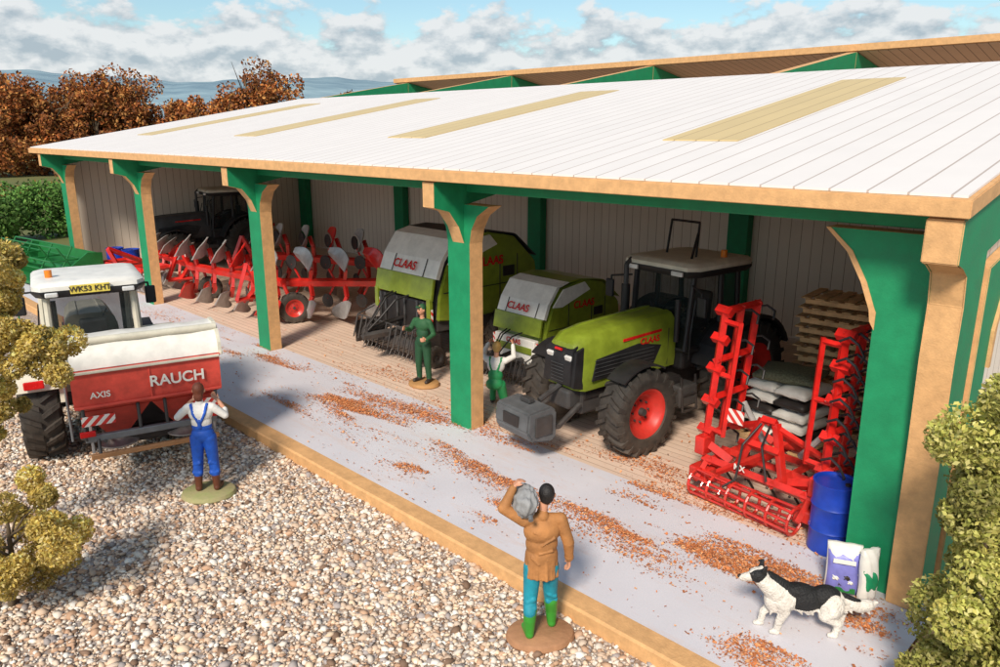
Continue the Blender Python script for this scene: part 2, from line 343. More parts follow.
# ------------------------------------------------------------ wood chip litter on floor
def fnoise(x,y,sc,seed):
    r=np.random.default_rng(seed); v=0
    for o in range(4):
        for k in range(5):
            a=r.uniform(0,6.28); ph=r.uniform(0,6.28); fr=sc*(1.9**o)*r.uniform(.7,1.3)
            v=v+np.sin((x*.40*math.cos(a)+y*1.6*math.sin(a))*fr+ph+1.2*np.sin(x*sc*.5+k))*(.66**o)
    return v/4.2
def litter():
    st=[(-15.6,8.35,1.4,.14,13000),(-17.6,8.9,1.1,.12,5000),(-12.8,8.25,1.0,.20,13000),(-13.9,7.3,.6,.10,1800),(-6.2,8.35,2.2,.22,46000),(-8.6,7.2,1.1,.07,4000),(-4.8,7.2,1.9,.10,15000),(-3.2,7.6,.9,.20,12000),(-7.4,9.3,1.6,.20,13000),(-3.9,8.7,.9,.2,7000),(-11.0,8.9,1.4,.14,6000),(-5.6,10.0,1.3,.3,7000),(-2.6,7.0,.7,.12,3500),(-10,7.9,5,1.0,5000),(-21,8.5,4,.4,5000),(-9,11,3,1.0,4000),(-14.5,10.2,2,.35,2500),(-5,7.9,2.4,.7,5000)]
    P=[]
    for cx,cy,sx_,sy_,n in st:
        u=rng.normal(0,1,n); v=rng.normal(0,1,n)
        X=cx+u*sx_; Y=cy+v*sy_-u*.05+.12*np.sin(X*1.7+cx)
        q=fnoise(X,Y,2.2,5)+rng.normal(0,.17,n); k=q>(.14 if sy_<.5 else .5)
        P.append(np.stack([X,Y],1)[k])
    P=np.concatenate(P)
    bgx=np.stack([rng.uniform(-24,-2,2200),rng.uniform(6.6,12,2200)],1); P=np.concatenate([P,bgx])
    P=P[(P[:,1]>6.56)&(P[:,0]<-2)]; n=len(P)
    s=rng.lognormal(math.log(.0098),.45,n).clip(.004,.032); asp=rng.uniform(.3,.9,n); th=rng.uniform(0,6.28,n)
    d=np.stack([np.cos(th),np.sin(th),rng.uniform(-.5,.5,n)],1)*s[:,None]; e=np.stack([-np.sin(th),np.cos(th),rng.uniform(-.5,.5,n)],1)*(s*asp)[:,None]
    c=np.stack([P[:,0],P[:,1],.212+rng.uniform(0,.02,n)],1)
    V=np.stack([c-d-e,c+d-e*.6,c+d*.8+e,c-d*.9+e*.8],1).reshape(-1,3); F=np.arange(4*n).reshape(-1,4)
    pal=np.array([(.60,.20,.07),(.70,.29,.12),(.50,.16,.06),(.74,.38,.18),(.38,.13,.05)]); cc=pal[rng.integers(0,5,n)]*rng.uniform(.85,1.15,(n,1))
    fast('wood_chips',V,F,attrmat('wood_chip',.8),np.repeat(cc.clip(0,.85),4,0))
litter()
# ------------------------------------------------------------ wheels & tractors
def wheel(p,c,r,wd,rim,out=1,nl=20,tyre='tyre',tag=''):
    ri=.56*r; h=wd/2
    prof=[(ri,-.84*h),(ri*1.08,-.98*h),(.74*r,-1.02*h),(.86*r,-h),(.93*r,-.86*h),(.955*r,-.4*h),(.96*r,.4*h),(.93*r,.86*h),(.86*r,h),(.74*r,1.02*h),(ri*1.08,.98*h),(ri,.84*h)]
    lathe('tyre'+tag,p,prof,c,tyre,n=48,close=True)
    bm=bmesh.new()
    for sgn in (-1,1):
        for k in range(nl):
            a0=2*math.pi*(k+(.5 if sgn>0 else 0))/nl
            st=[]
            for xx,da,r0,r1 in ((.04*h,0,.93,1.02),(.55*h,.10,.93,1.02),(.95*h,.17,.88,.99),(1.05*h,.19,.76,.80)):
                wdh=.35*math.pi/nl
                row=[]
                for dd,rr in ((-wdh,r0),(-wdh*.8,r1),(wdh*.8,r1),(wdh,r0)):
                    a=a0+da+dd
                    row.append(bm.verts.new((c[0]+sgn*xx,c[1]+rr*r*math.cos(a),c[2]+rr*r*math.sin(a))))
                st.append(row)
            for i in range(3):
                for j in range(4): bm.faces.new((st[i][j],st[i][(j+1)%4],st[i+1][(j+1)%4],st[i+1][j]))
            bm.faces.new(st[0]); bm.faces.new(st[-1][::-1])
    fin('tyre_lugs'+tag,bm,tyre,p)
    o=out
    lathe('rim'+tag,p,[(0,.30*h*o),(.14*r,.32*h*o),(.2*r,.22*h*o),(.34*r,.18*h*o),(.42*r,.3*h*o),(.50*r,.7*h*o),(.55*r,.86*h*o),(.585*r,.9*h*o),(.57*r,.8*h*o),(.57*r,-.8*h*o),(.3*r,-.5*h*o),(0,-.5*h*o)],c,rim,n=36)
    bm=bmesh.new()
    _cyl(bm,Vector(c)+Vector((.2*h*o,0,0)),Vector(c)+Vector((.62*h*o,0,0)),.10*r,.08*r,16)
    for k in range(8):
        a=k*math.pi/4; q=Vector(c)+Vector((.2*h*o,.25*r*math.cos(a),.25*r*math.sin(a))); _cyl(bm,q,q+Vector((.12*h*o,0,0)),.025*r,None,6)
    fin('hub'+tag,bm,'dgrey',p)
def arc(name,p,cy,cz,r,a0,a1,th,x0,x1,m,n=14):
    o=[];i=[]
    for k in range(n+1):
        a=rad(a0+(a1-a0)*k/n); o.append((cy+r*math.cos(a),cz+r*math.sin(a))); i.append((cy+(r-th)*math.cos(a),cz+(r-th)*math.sin(a)))
    return prism(name,p,o+i[::-1],0,x0,x1,m)
def tractor(name,loc,rz,body='lime',rim='redrim',roofm='cream',s=1,weight=True,frame='black',cabw=.80,glass='glass'):
    p=empty(name,loc,rz,s)
    wheel(p,(1.02,1.45,1.0),1.0,.62,rim,1,22,tag='_rear_l'); wheel(p,(-1.02,1.45,1.0),1.0,.62,rim,-1,22,tag='_rear_r')
    wheel(p,(1.0,-1.45,.78),.78,.54,rim,1,20,tag='_front_l'); wheel(p,(-1.0,-1.45,.78),.78,.54,rim,-1,20,tag='_front_r')
    box('chassis',p,(0,-.2,.88),(.62,3.9,.5),'dgrey',bev=.05)
    cyl('rear_axle',p,(-.9,1.45,1.0),(.9,1.45,1.0),.17,'dgrey'); cyl('front_axle',p,(-.85,-1.45,.78),(.85,-1.45,.78),.12,'dgrey')
    box('axle_beam',p,(0,-1.45,.78),(1.3,.28,.26),'dgrey',bev=.05)
    S=[]
    for y,w_,zt,zb in ((-2.40,.24,1.78,1.25),(-2.34,.35,1.98,1.14),(-2.15,.405,2.10,1.10),(-1.7,.43,2.17,1.12),(-1.0,.445,2.21,1.17),(.08,.47,2.25,1.2)):
        S.append([(-w_,y,zb),(-w_*1.04,y,zb+.2),(-w_*1.02,y,zt-.34),(-w_*.93,y,zt-.16),(-w_*.74,y,zt-.05),(-w_*.45,y,zt-.02),(-w_*.42,y,zt-.045),(-w_*.15,y,zt-.03),(w_*.15,y,zt-.03),(w_*.42,y,zt-.045),(w_*.45,y,zt-.02),(w_*.74,y,zt-.05),(w_*.93,y,zt-.16),(w_*1.02,y,zt-.34),(w_*1.04,y,zb+.2),(w_,y,zb)])
    loft('bonnet',p,S,body)
    box('engine_block',p,(0,-1.0,1.08),(.66,2.2,.4),'black',bev=.04)
    tubes('engine_pipes',p,[[(sg*.36,y,1.2),(sg*.42,y+.1,1.0),(sg*.34,y+.3,.85)] for sg in (-1,1) for y in (-.9,-.6,-.3)],.03,'dgrey')
    for sg in (-1,1):
        prism('side_grille',p,[(-2.05,1.28),(-.5,1.32),(-.30,1.66),(-.9,1.78),(-1.95,1.66)],0,sg*.462-.008,sg*.462+.014,'black')
        tubes('grille_bars',p,[[(sg*.482,-2.0,z),(sg*.482,-.5,z+.02)] for z in (1.36,1.43,1.50,1.57,1.64)],.008,'dgrey')
        tubes('bonnet_seam',p,[[(sg*.475,-.12,1.25),(sg*.478,-.12,1.95)]],.007,'black')
        prism('badge_stripe',p,[(-1.3,1.87),(-.3,1.91),(-.3,1.96),(-1.3,1.92)],0,sg*.458-.006,sg*.458+.008,'redl')
        box('headlight',p,(sg*.235,-2.39,1.70),(.17,.07,.12),'lamp',rot=(.35,0,0),bev=.02)
        box('work_light',p,(sg*.28,-2.36,1.42),(.12,.08,.09),'lamp',bev=.02)
        prism('nose_cheek',p,[(-2.42,1.2),(-2.2,1.15),(-2.2,1.9),(-2.36,1.82)],0,*sorted((sg*.33,sg*.40)),'black')
    prism('front_grille',p,[(-2.44,1.22),(-2.3,1.18),(-2.26,1.93),(-2.38,1.86),(-2.43,1.6)],0,-.33,.33,'black',bev=.01)
    tubes('grille_mesh',p,[[(-.16,-2.45,z),(.16,-2.45,z)] for z in (1.28,1.34,1.40,1.46,1.52,1.58)],.008,'dgrey')
    tubes('nose_badge',p,[[(-.08,-2.425,1.84),(.08,-2.425,1.84)]],.025,'redl')
    box('nose_support',p,(0,-2.2,.95),(.55,.45,.35),'dgrey',bev=.05)
    for sg in (-1,1):
        a,b=sorted((sg*.66,sg*1.34)); arc('rear_fender',p,1.45,1.0,1.13,25,168,.06,a,b,frame)
        a,b=sorted((sg*.62,sg*.70)); prism('fender_inner',p,[(.5,1.1),(2.4,1.2),(2.2,1.8),(1.7,2.08),(1.2,2.08),(.75,1.8)],0,a,b,frame)
        a,b=sorted((sg*.80,sg*1.22)); arc('front_fender',p,-1.45,.78,.87,60,132,.03,a,b,'black')
        box('steps',p,(sg*.78,.0,.72),(.34,.5,.42),'dgrey',bev=.04)
        tubes('step_frame',p,[[(sg*.9,-.2,1.1),(sg*.98,-.2,.45),(sg*.98,.2,.45),(sg*.9,.2,1.1)],[(sg*.95,-.2,.75),(sg*.95,.2,.75)]],.025,'black')
        box('fuel_tank',p,(sg*.58,-.35,.85),(.34,.8,.46),'black',bev=.08)
        tubes('handrail',p,[[(sg*.86,.02,1.4),(sg*.9,-.02,1.9),(sg*.84,.15,2.5)]],.016,'black')
    cw=cabw
    box('cab_base',p,(0,.85,1.32),(1.3,1.5,.42),frame,bev=.06)
    A=(cw*.84,.12,1.5);B=(cw*.88,.24,2.92);C=(cw,.95,1.5);D=(cw*.95,.95,2.93);E=(cw*.88,1.62,1.75);F_=(cw*.86,1.55,2.92)
    mir=lambda q:(-q[0],q[1],q[2])
    ls=[]
    for g in (lambda q:q,mir):
        ls+= [[g(A),g(B)],[g(C),g(D)],[g(E),g(F_)],[g(A),g(C),g(E)],[g(B),g(D),g(F_)]]
        sheet('side_glass',p,[g(A),g(C),g(D),g(B)],glass); sheet('rear_side_glass',p,[g(C),g(E),g(F_),g(D)],glass)
    ls+=[[A,mir(A)],[B,mir(B)],[E,mir(E)],[F_,mir(F_)]]
    tubes('cab_pillars',p,ls,.055,frame)
    sheet('windscreen',p,[A,B,mir(B),mir(A)],glass); sheet('rear_window',p,[E,F_,mir(F_),mir(E)],glass)
    def ring(z,k): return [(x_*k*(cw+.10),.90+y_*k*.98,z) for x_,y_ in ((-1,-.78),(-.85,-.97),(.85,-.97),(1,-.78),(1,.8),(.85,1),(-.85,1),(-1,.8))]
    loft('roof_lining',p,[ring(2.90,.93),ring(2.99,1.0),ring(3.03,1.0)],'black')
    loft('cab_roof',p,[ring(3.03,.99),ring(3.10,.985),ring(3.15,.93),ring(3.17,.80)],roofm)
    for sg in (-1,1):
        box('roof_lights',p,(sg*.55,-.07,2.97),(.26,.06,.09),'lamp',bev=.02); box('rear_light',p,(sg*.60,1.9,2.97),(.2,.06,.08),'lamp',bev=.02)
        tubes('mirror_arm',p,[[(sg*.75,.15,2.75),(sg*1.12,-.05,2.7),(sg*1.14,-.05,2.35)]],.02,'black')
        box('mirror',p,(sg*1.15,-.06,2.45),(.2,.07,.36),'black',bev=.03)
        box('tail_lamp',p,(sg*1.05,2.52,1.6),(.3,.06,.14),'redl',bev=.02)
    box('seat',p,(0,1.15,1.75),(.5,.5,.16),'dgrey',bev=.06); box('seat_back',p,(0,1.38,2.1),(.48,.14,.62),'dgrey',rot=(-.1,0,0),bev=.06)
    box('dash',p,(0,.45,1.75),(.4,.25,.5),'black',bev=.05)
    bm=bmesh.new()
    for k in range(16):
        a,b=[Vector((.19*math.cos(q),.62+.17*math.sin(q),2.08+.06*math.sin(q))) for q in (k*math.pi/8,(k+1)*math.pi/8)]; _cyl(bm,a,b,.016,None,6)
    fin('steering_wheel',bm,'black',p)
    tubes('wiper',p,[[(.1,.13,1.62),(-.3,.20,2.3)]],.012,'black')
    cyl('exhaust',p,(-.66,-.12,1.3),(-.66,-.12,2.6),.085,'black'); tubes('exhaust_tip',p,[[(-.66,-.12,2.55),(-.66,-.12,2.98),(-.66,.02,3.10)]],.05,'dgrey')
    cyl('air_intake',p,(.6,-.05,1.7),(.6,-.05,2.5),.05,'black')
    cyl('beacon',p,(.6,1.2,3.12),(.6,1.2,3.3),.06,'orange')
    tubes('linkage',p,[[(s_*.35,1.8,.8),(s_*.45,2.6,.55)] for s_ in (-1,1)]+[[(0,1.9,1.4),(0,2.6,1.1)]],.045,'dgrey')
    if weight:
        tubes('front_linkage',p,[[(s_*.33,-2.2,.85),(s_*.4,-2.75,.6),(s_*.38,-2.95,.62)] for s_ in (-1,1)]+[[(0,-2.3,1.2),(0,-2.85,.98)]],.05,'dgrey')
        prism('front_weight',p,[(-3.37,.46),(-3.48,.64),(-3.44,.98),(-2.95,1.02),(-2.83,.92),(-2.83,.46),(-2.95,.38)],0,-.46,.46,'weight',bev=.035)
        box('weight_recess',p,(0,-3.47,.78),(.42,.03,.2),'black',bev=.01); box('weight_handle',p,(0,-3.12,1.06),(.26,.12,.08),'dgrey')
        for sg in (-1,1): box('weight_side',p,(sg*.475,-3.14,.72),(.03,.36,.34),'dgrey',bev=.01)
    return p
tr=tractor('tractor',(-7.92,12.1,FZ),rad(-8))
text('bonnet_badge',tr,'CLAAS',.17,(.478,-.62,1.80),(rad(90),0,rad(90)),'redl')
tubes('roof_hatch_frame',tr,[[(-.42,.75,3.17),(-.50,.95,3.80),(.18,.95,3.80),(.30,.75,3.17)],[(.2,.9,3.6),(.4,.5,3.18)]],.024,'black')
# ------------------------------------------------------------ spreader tractor + spreader
gt=tractor('tractor',(-16.15,4.62,0),rad(-104),body='cream',rim='cream',roofm='white',s=1.0,weight=False,frame='cream')
box('number_plate',gt,(0,1.92,3.04),(.62,.03,.15),mat('plate_yellow',(.75,.6,.1),.4),bev=.005); text('plate_text',gt,'WK53 KHT',.13,(0,1.94,3.04),(rad(90),0,rad(180)),'black')
sp=empty('fertiliser_spreader',(-13.22,4.52,0),rad(-105),.94)
W2=1.2; HT=2.14
def rr(w_,d,z,y0=0): return [(-w_,y0-d,z),(w_,y0-d,z),(w_,y0+d,z),(-w_,y0+d,z)]
loft('hopper_upper',sp,[rr(W2-.12,.60,1.38),rr(W2,.72,1.48),rr(W2,.76,HT-.04),rr(W2+.03,.79,HT)],'hopper',smooth=False)
for sg in (-1,1):
    loft('hopper_cone',sp,[[(sg*.56-.18,-.2,.80),(sg*.56+.18,-.2,.80),(sg*.56+.18,.25,.80),(sg*.56-.18,.25,.80)],[(sg*.56-.54,-.58,1.38),(sg*.56+.54,-.58,1.38),(sg*.56+.54,.62,1.38),(sg*.56-.54,.62,1.38)]],'hopper',smooth=False)
    lathe('spreading_disc',sp,[(0,.0),(.34,-.03),(.34,.0),(.1,.06),(0,.08)],(sg*.58,.15,.60),'steel',axis=2)
    box('hazard_board',sp,(sg*.86,.80,1.26),(.52,.03,.17),'stripe',bev=.004)
    box('rear_lamp',sp,(sg*1.05,.82,1.04),(.24,.05,.10),'redl',bev=.01)
    box('side_deflector',sp,(sg*1.0,.3,.78),(.05,.9,.26),'steel',bev=.01)
    box('hopper_end_trim',sp,(sg*(W2+.04),0,HT+.02),(.05,1.6,.07),'cream')
    ce=[(-.70,HT+.01),(.74,HT+.01),(.70,HT+.2),(.56,HT+.38),(.30,HT+.50),(-.1,HT+.50),(-.5,HT+.32)]
    prism('cover_end',sp,ce,0,*sorted((sg*W2,sg*(W2+.06))),'cream')
S=[]
for x_,k in ((-W2,0),(-.8,.03),(-.4,.012),(0,.035),(.4,.012),(.8,.03),(W2,0)):
    S.append([(x_,-.68,HT+.01),(x_,.71,HT+.01),(x_,.68-k,HT+.18),(x_,.54-k,HT+.36-k),(x_,.40,HT+.44-k),(x_,.28,HT+.48-k),(x_,-.1,HT+.48-k),(x_,-.45,HT+.30-k)])
loft('hopper_cover',sp,S,'white')
cyl('cover_roll',sp,(-W2-.04,.44,HT+.44),(W2+.04,.44,HT+.44),.065,'cream')
box('cover_lip',sp,(0,.80,HT-.02),(2.4,.03,.05),'cream')
box('panel_rib',sp,(0,.765,1.50),(2.38,.03,.05),'hopper'); 
for xx in (-.02,): box('panel_joint',sp,(xx,.755,1.8),(.03,.03,.55),'hopper')
box('rear_frame',sp,(0,.72,.92),(2.2,.1,.12),'grey'); box('lower_guard',sp,(0,.88,.64),(2.1,.08,.09),mat('guard_tan',(.5,.24,.1),.5))
box('main_frame',sp,(0,-.55,1.0),(1.4,.14,1.2),'dgrey'); box('gearbox',sp,(0,0,.62),(1.2,.4,.2),'black',bev=.04)
tubes('frame_stays',sp,[[(s_*.8,.8,.86),(s_*.8,-.5,.7)] for s_ in (-1,1)]+[[(s_*1.08,.75,.9),(s_*1.08,.72,1.5)] for s_ in (-1,1)]+[[(s_*.22,.74,.9),(s_*.22,.66,1.42)] for s_ in (-1,1)]+[[(s_*.9,.76,.9),(s_*.9,.88,.64)] for s_ in (-1,1)],.03,'dgrey')
text('maker_name',sp,'RAUCH',.27,(-.46,.785,1.80),(rad(90),0,rad(180)),'white')
text('model_name',sp,'AXIS',.15,(.78,.785,1.70),(rad(90),0,rad(180)),'white')
tubes('ladder',sp,[[(W2+.1,.1,.7),(W2+.1,.1,2.1)],[(W2+.1,-.25,.7),(W2+.1,-.25,2.1)]]+[[(W2+.1,.1,z),(W2+.1,-.25,z)] for z in (.8,1.1,1.4,1.7,2.0)],.02,'grey')
# ------------------------------------------------------------ balers
def baler(name,loc,rz,s,w_=1.2,panel=False):
    p=empty(name,loc,rz,s)
    prof=[(-1.3,.75),(-1.35,1.3),(-1.15,2.2),(-.7,2.85),(.2,3.02),(1.3,2.85),(2.1,2.2),(2.3,1.4),(1.9,.7)]
    prism('bale_chamber',p,[(y*.97,z*.985) for y,z in prof],0,-w_*.93,w_*.93,'lime' if panel else 'dgrey',bev=.04)
    for sg in (-1,1):
        a,b=sorted((sg*w_*.93,sg*w_*1.02)); prism('side_panel',p,[(-1.28,1.05),(-1.2,1.6),(-.98,2.3),(-.5,2.85),(.3,3.02),(1.2,2.85),(1.95,2.15),(2.1,1.35),(1.2,.95),(-.4,.95)],0,a,b,'lime',bev=.03)
        a,b=sorted((sg*w_*1.0,sg*w_*1.05)); prism('white_side',p,[(-.98,2.36),(-.56,2.84),(.35,2.96),(.6,2.7),(-.6,2.32)],0,a,b,'white',bev=.01)
        tubes('panel_seams',p,[[(sg*w_*1.025,y,1.1),(sg*w_*1.025,y,2.4)] for y in (-.3,.7,1.3)]+[[(sg*w_*1.025,-1.1,1.7),(sg*w_*1.025,1.9,1.7)]],.012,'black')
        box('side_vent',p,(sg*w_*1.02,1.0,2.0),(.03,.4,.26),'black')
        text('side_name',p,'CLAAS',.30,(sg*(w_*1.02+.02),.35,2.30),(rad(90),0,rad(90*sg)),'redl')
        box('belt_guard',p,(sg*w_*1.02,.2,.85),(.1,1.6,.3),'black',bev=.05)
        wheel(p,(sg*(w_+.12),.75,.55),.55,.38,'cream',sg,16)
        box('lamp_bracket',p,(sg*w_*.9,-1.42,1.2),(.2,.06,.3),'stripe',bev=.01)
    S=[]
    for y,z in ((-1.24,2.05),(-1.08,2.45),(-.72,2.93),(-.3,3.03)):
        S.append([(-w_*.99,y-.05,z),(w_*.99,y-.05,z),(w_*.99,y+.05,z-.03),(-w_*.99,y+.05,z-.03)])
    loft('front_hood',p,S,'white',smooth=False)
    loft('top_deck',p,[[(-w_*.99,y-.05,z),(w_*.99,y-.05,z),(w_*.99,y+.05,z-.04),(-w_*.99,y+.05,z-.04)] for y,z in ((-.28,3.035),(.25,3.07),(1.25,2.92),(2.0,2.3))],'lime' if panel else 'dgrey',smooth=False)
    box('lime_band',p,(0,-1.38,1.80),(w_*1.98,.08,.52),'lime',rot=(-.18,0,0)); text('front_name',p,'CLAAS',.30,(-.1,-1.27,2.26),(rad(62),0,0),'redl')
    tubes('hood_seams',p,[[(x_,-1.31,2.06),(x_,-1.14,2.46)] for x_ in (-.6,.65)],.012,'black')
    if panel:
        box('lower_panel',p,(0,-1.42,1.05),(w_*1.7,.2,.75),'white',bev=.04); box('lower_band',p,(0,-1.54,1.1),(w_*1.5,.04,.2),'lime')
        text('panel_name',p,'CLAAS',.2,(0,-1.55,1.3),(rad(90),0,0),'redl')
    else:
        box('front_cavity',p,(0,-1.3,1.1),(w_*1.8,.3,.8),'black',bev=.05)
        tubes('cavity_pipes',p,[[(x_,-1.46,.8),(x_+.06,-1.5,1.1),(x_,-1.46,1.5)] for x_ in (-.9,-.7,-.2,.1,.6,.85)],.03,'dgrey')
        for sg in (-1,1): box('front_cheek',p,(sg*w_*.92,-1.44,1.35),(.14,.1,.5),'lime')
    cyl('pickup_reel',p,(-w_,-1.7,.45),(w_,-1.7,.45),.22,'dgrey')
    tubes('pickup_tines',p,[[(x_,-1.7,.45),(x_,-1.7+.38*math.cos(a),.45+.38*math.sin(a))] for x_ in np.linspace(-w_,w_,15) for a in (2.2,3.2,4.2,1.2)],.012,'dgrey',n=5)
    for sg in (-1,1):
        box('pickup_end',p,(sg*(w_+.06),-1.65,.5),(.07,.8,.55),'black',bev=.05); wheel(p,(sg*(w_+.2),-1.5,.26),.26,.16,'dgrey',sg,10)
    tubes('wind_guard',p,[[(-w_,-2.0,.95),(w_,-2.0,.95)],[(-w_,-1.5,1.1),(-w_,-2.0,.95)],[(w_,-1.5,1.1),(w_,-2.0,.95)]]+[[(x_,-2.0,.95),(x_,-2.15,.4)] for x_ in np.linspace(-w_,w_,12)],.02,'dgrey')
    tubes('drawbar',p,[[(-.45,-1.3,.8),(0,-2.6,.7)],[(.45,-1.3,.8),(0,-2.6,.7)]],.07,'dgrey',sq=True); cyl('pto_shaft',p,(0,-1.3,1.0),(0,-2.5,.85),.06,'black')
    tubes('hoses',p,[[(x_,-1.35,1.6),(x_*.7,-1.8,1.5),(x_*.4,-2.2,1.1),(x_*.2,-2.5,.85)] for x_ in (-.4,-.25,.3)],.022,'black')
    box('tailgate_light',p,(0,2.3,1.5),(1.6,.06,.2),'redl')
    return p
baler('round_baler',(-14.7,12.8,FZ),rad(-2),1.02,1.15)
baler('round_baler',(-11.25,12.9,FZ),rad(-3),.76,1.0,True)
# ------------------------------------------------------------ folded cultivator
cu=empty('folding_cultivator',(-4.60,10.75,FZ),rad(-6),.98)
for sg in (-1,1):
    tilt=Matrix.Translation((sg*1.0,0,.75))@Euler((0,rad(2 if sg>0 else 5),0)).to_matrix().to_4x4()
    ys=(-.62,-.2,.25) if sg<0 else (-.6,-.1,.45)
    ln=[[(0,y,0),(0,y,2.25)] for y in ys]
    ln+=[[(0,ys[0]-.05,z),(0,ys[-1]+.05,z)] for z in (.1,.75,1.4,2.2)]
    tubes('wing_rails',cu,ln,.055,'red',sq=True,Mx=tilt)
    tubes('wing_plates',cu,[[(sg*-.12,ys[0],z),(sg*.14,ys[0],z)] for z in (.2,.7,1.25,1.75,2.2)],.07,'red',sq=True,Mx=tilt)
    tubes('outer_rail',cu,[[(sg*-.30,ys[0],.2),(sg*-.30,ys[0],2.1)],[(sg*-.30,ys[0],.25),(0,ys[0],.25)],[(sg*-.30,ys[0],1.2),(0,ys[0],1.2)],[(sg*-.30,ys[0],2.05),(0,ys[0],2.05)]],.036,'red',sq=True,Mx=tilt)
    tn=[]
    for y in (ys[1:] if sg<0 else (-.75,-.45,-.1,.35)):
        for z in np.linspace(.12,2.15,8 if sg>0 else 5):
            tn.append([(0,y,z),(.14,y+.05,z+.05),(.26,y+.1,z-.02),(.30,y+.02,z-.14)] if sg<0 else [(0,y,z),(.14,y-.03,z+.09),(.29,y-.05,z+.02),(.37,y-.03,z-.12),(.32,y,z-.22)])
    tubes('spring_tines',cu,tn,.019,'black',n=6,Mx=tilt)
    tubes('wing_ram',cu,[[(sg*.3,.0,.75),(sg*.75,.0,1.35)]],.05,'steel'); tubes('hinge',cu,[[(sg*.5,-.6,.55),(sg*1.0,-.6,.72)],[(sg*.5,.6,.55),(sg*1.0,.6,.72)]],.07,'red',sq=True)
    box('hinge_plate',cu,(sg*.98,-.65,.72),(.18,.3,.3),'red',bev=.02)
    box('wing_foot',cu,(sg*.92,-.72,.28),(.34,.34,.2),'red',bev=.03)
tubes('main_frame',cu,[[(-.95,y,.5),(.95,y,.5)] for y in (-.7,-.2,.3,.75)]+[[(x_,-.75,.5),(x_,.8,.5)] for x_ in (-.8,-.3,.3,.8)],.06,'red',sq=True)
tubes('headstock',cu,[[(-.4,-.6,.5),(-.12,-.45,1.35),(.12,-.45,1.35),(.4,-.6,.5)],[(0,-.45,1.35),(0,.6,.6)],[(-.28,-.55,.95),(.28,-.55,.95)]],.055,'red',sq=True)
tubes('upper_stay',cu,[[(-.1,-.45,1.3),(-.75,-.3,1.0)],[(.1,-.45,1.3),(.8,-.3,1.0)],[(-.6,-.8,.4),(.1,-.7,.9)]],.04,'red',sq=True)
bm=bmesh.new()
for x_ in np.linspace(-.85,.85,6):
    for k in range(14):
        a,b=[Vector((x_,-1.0+.2*math.cos(q),.22+.2*math.sin(q))) for q in (k*math.pi/7,(k+1)*math.pi/7)]; _cyl(bm,a,b,.025,None,6)
for k in range(8):
    q=k*math.pi/4; _cyl(bm,(-.85,-1.0+.2*math.cos(q),.22+.2*math.sin(q)),(.85,-1.0+.2*math.cos(q+.5),.22+.2*math.sin(q+.5)),.022,None,6)
fin('crumbler_roller',bm,'red',cu)
tubes('roller_arms',cu,[[(s_*.88,-1.0,.22),(s_*.88,-.7,.5)] for s_ in (-1,1)],.045,'red',sq=True)
tubes('ground_tines',cu,[[(x_,y,.5),(x_,y-.12,.35),(x_,y+.05,.15),(x_,y-.05,.02)] for x_ in (-.6,-.2,.2,.6) for y in (-.45,.05,.5)],.02,'black')
box('warning_plate',cu,(-.5,-.62,1.32),(.34,.02,.22),'stripe',bev=.003)
text('maker_name',cu,'MX',.13,(-.2,-.84,.62),(rad(90),0,0),'white')
tubes('hydraulic_hoses',cu,[[(-.1,-.5,1.3),(-.2,-.8,1.0),(-.15,-1.0,.5),(-.3,-1.1,.35)],[(.05,-.5,1.3),(.15,-.85,1.1),(.3,-.9,.6)]],.018,'black')
# ------------------------------------------------------------ ploughs
def plough(name,loc,rz,s=1,nb=5):
    p=empty(name,loc,rz,s)
    tubes('beam',p,[[(-1.9,-.9,1.0),(2.1,1.1,1.05)]],.09,'red',sq=True)
    tubes('headstock',p,[[(-1.9,-.9,1.0),(-2.2,-1.2,.5)],[(-1.9,-.9,1.0),(-2.1,-1.1,1.5)],[(-2.1,-1.5,.6),(-2.1,-.7,.6),(-2.1,-1.1,1.5),(-2.1,-1.5,.6)]],.05,'red',sq=True)
    for i in range(nb):
        f=(i+.5)/nb; x=-1.9+4.0*f; y=-.9+2.0*f
        for sg in (-1,1):
            tubes('leg',p,[[(x,y,1.02),(x+.1,y-.05,1.02+sg*.35),(x,y-.1,1.02+sg*.62)]],.05,'red',sq=True)
            S=[]
            for k in range(7):
                u=k/6; cx=x-.35+.9*u; cy=y-.10-.42*u*u; h=.06+.17*math.sin(.3+u*2.3)
                zc=1.02+sg*(.78-.22*u); tw=.18*u
                S.append([(cx,cy-tw*.5,zc-h),(cx+.01,cy-.09*(1-u),zc),(cx,cy+tw*.5,zc+h),(cx,cy+tw*.5+.03,zc+h),(cx+.01,cy-.09*(1-u)+.03,zc),(cx,cy-tw*.5+.03,zc-h)])
            loft('mouldboard',p,S,'red' if (i+(sg>0))%4==0 else 'steel')
            tubes('skimmer',p,[[(x-.3,y,1.02),(x-.5,y-.1,1.02+sg*.45)]],.03,'red')
            lathe('disc_coulter',p,[(0,.0),(.18,-.012),(.18,.012),(0,.03)],(x-.5,y-.12,1.02+sg*.5),'dgrey',axis=1,n=20)
    wheel(p,(2.2,1.3,.4),.4,.2,'red',1,12); tubes('wheel_arm',p,[[(2.1,1.1,1.0),(2.1,1.3,.4)]],.05,'red')
    box('warning_plate',p,(-1.5,-1.0,1.55),(.3,.02,.42),'stripe',bev=.003)
    return p
plough('reversible_plough',(-22.6,10.6,FZ),rad(-20),1.15)
plough('reversible_plough',(-18.9,12.2,FZ),rad(15),1.15)
plough('reversible_plough',(-27.2,10.9,FZ),rad(-30),.95)
plough('reversible_plough',(-22.8,13.6,FZ),rad(-8),1.25)
tractor('tractor',(-31.6,14.0,FZ),rad(-10),body='dgrey',rim='dgrey',roofm='cream',weight=False)
ph=empty('disc_harrow',(-28.6,9.9,FZ),rad(10))
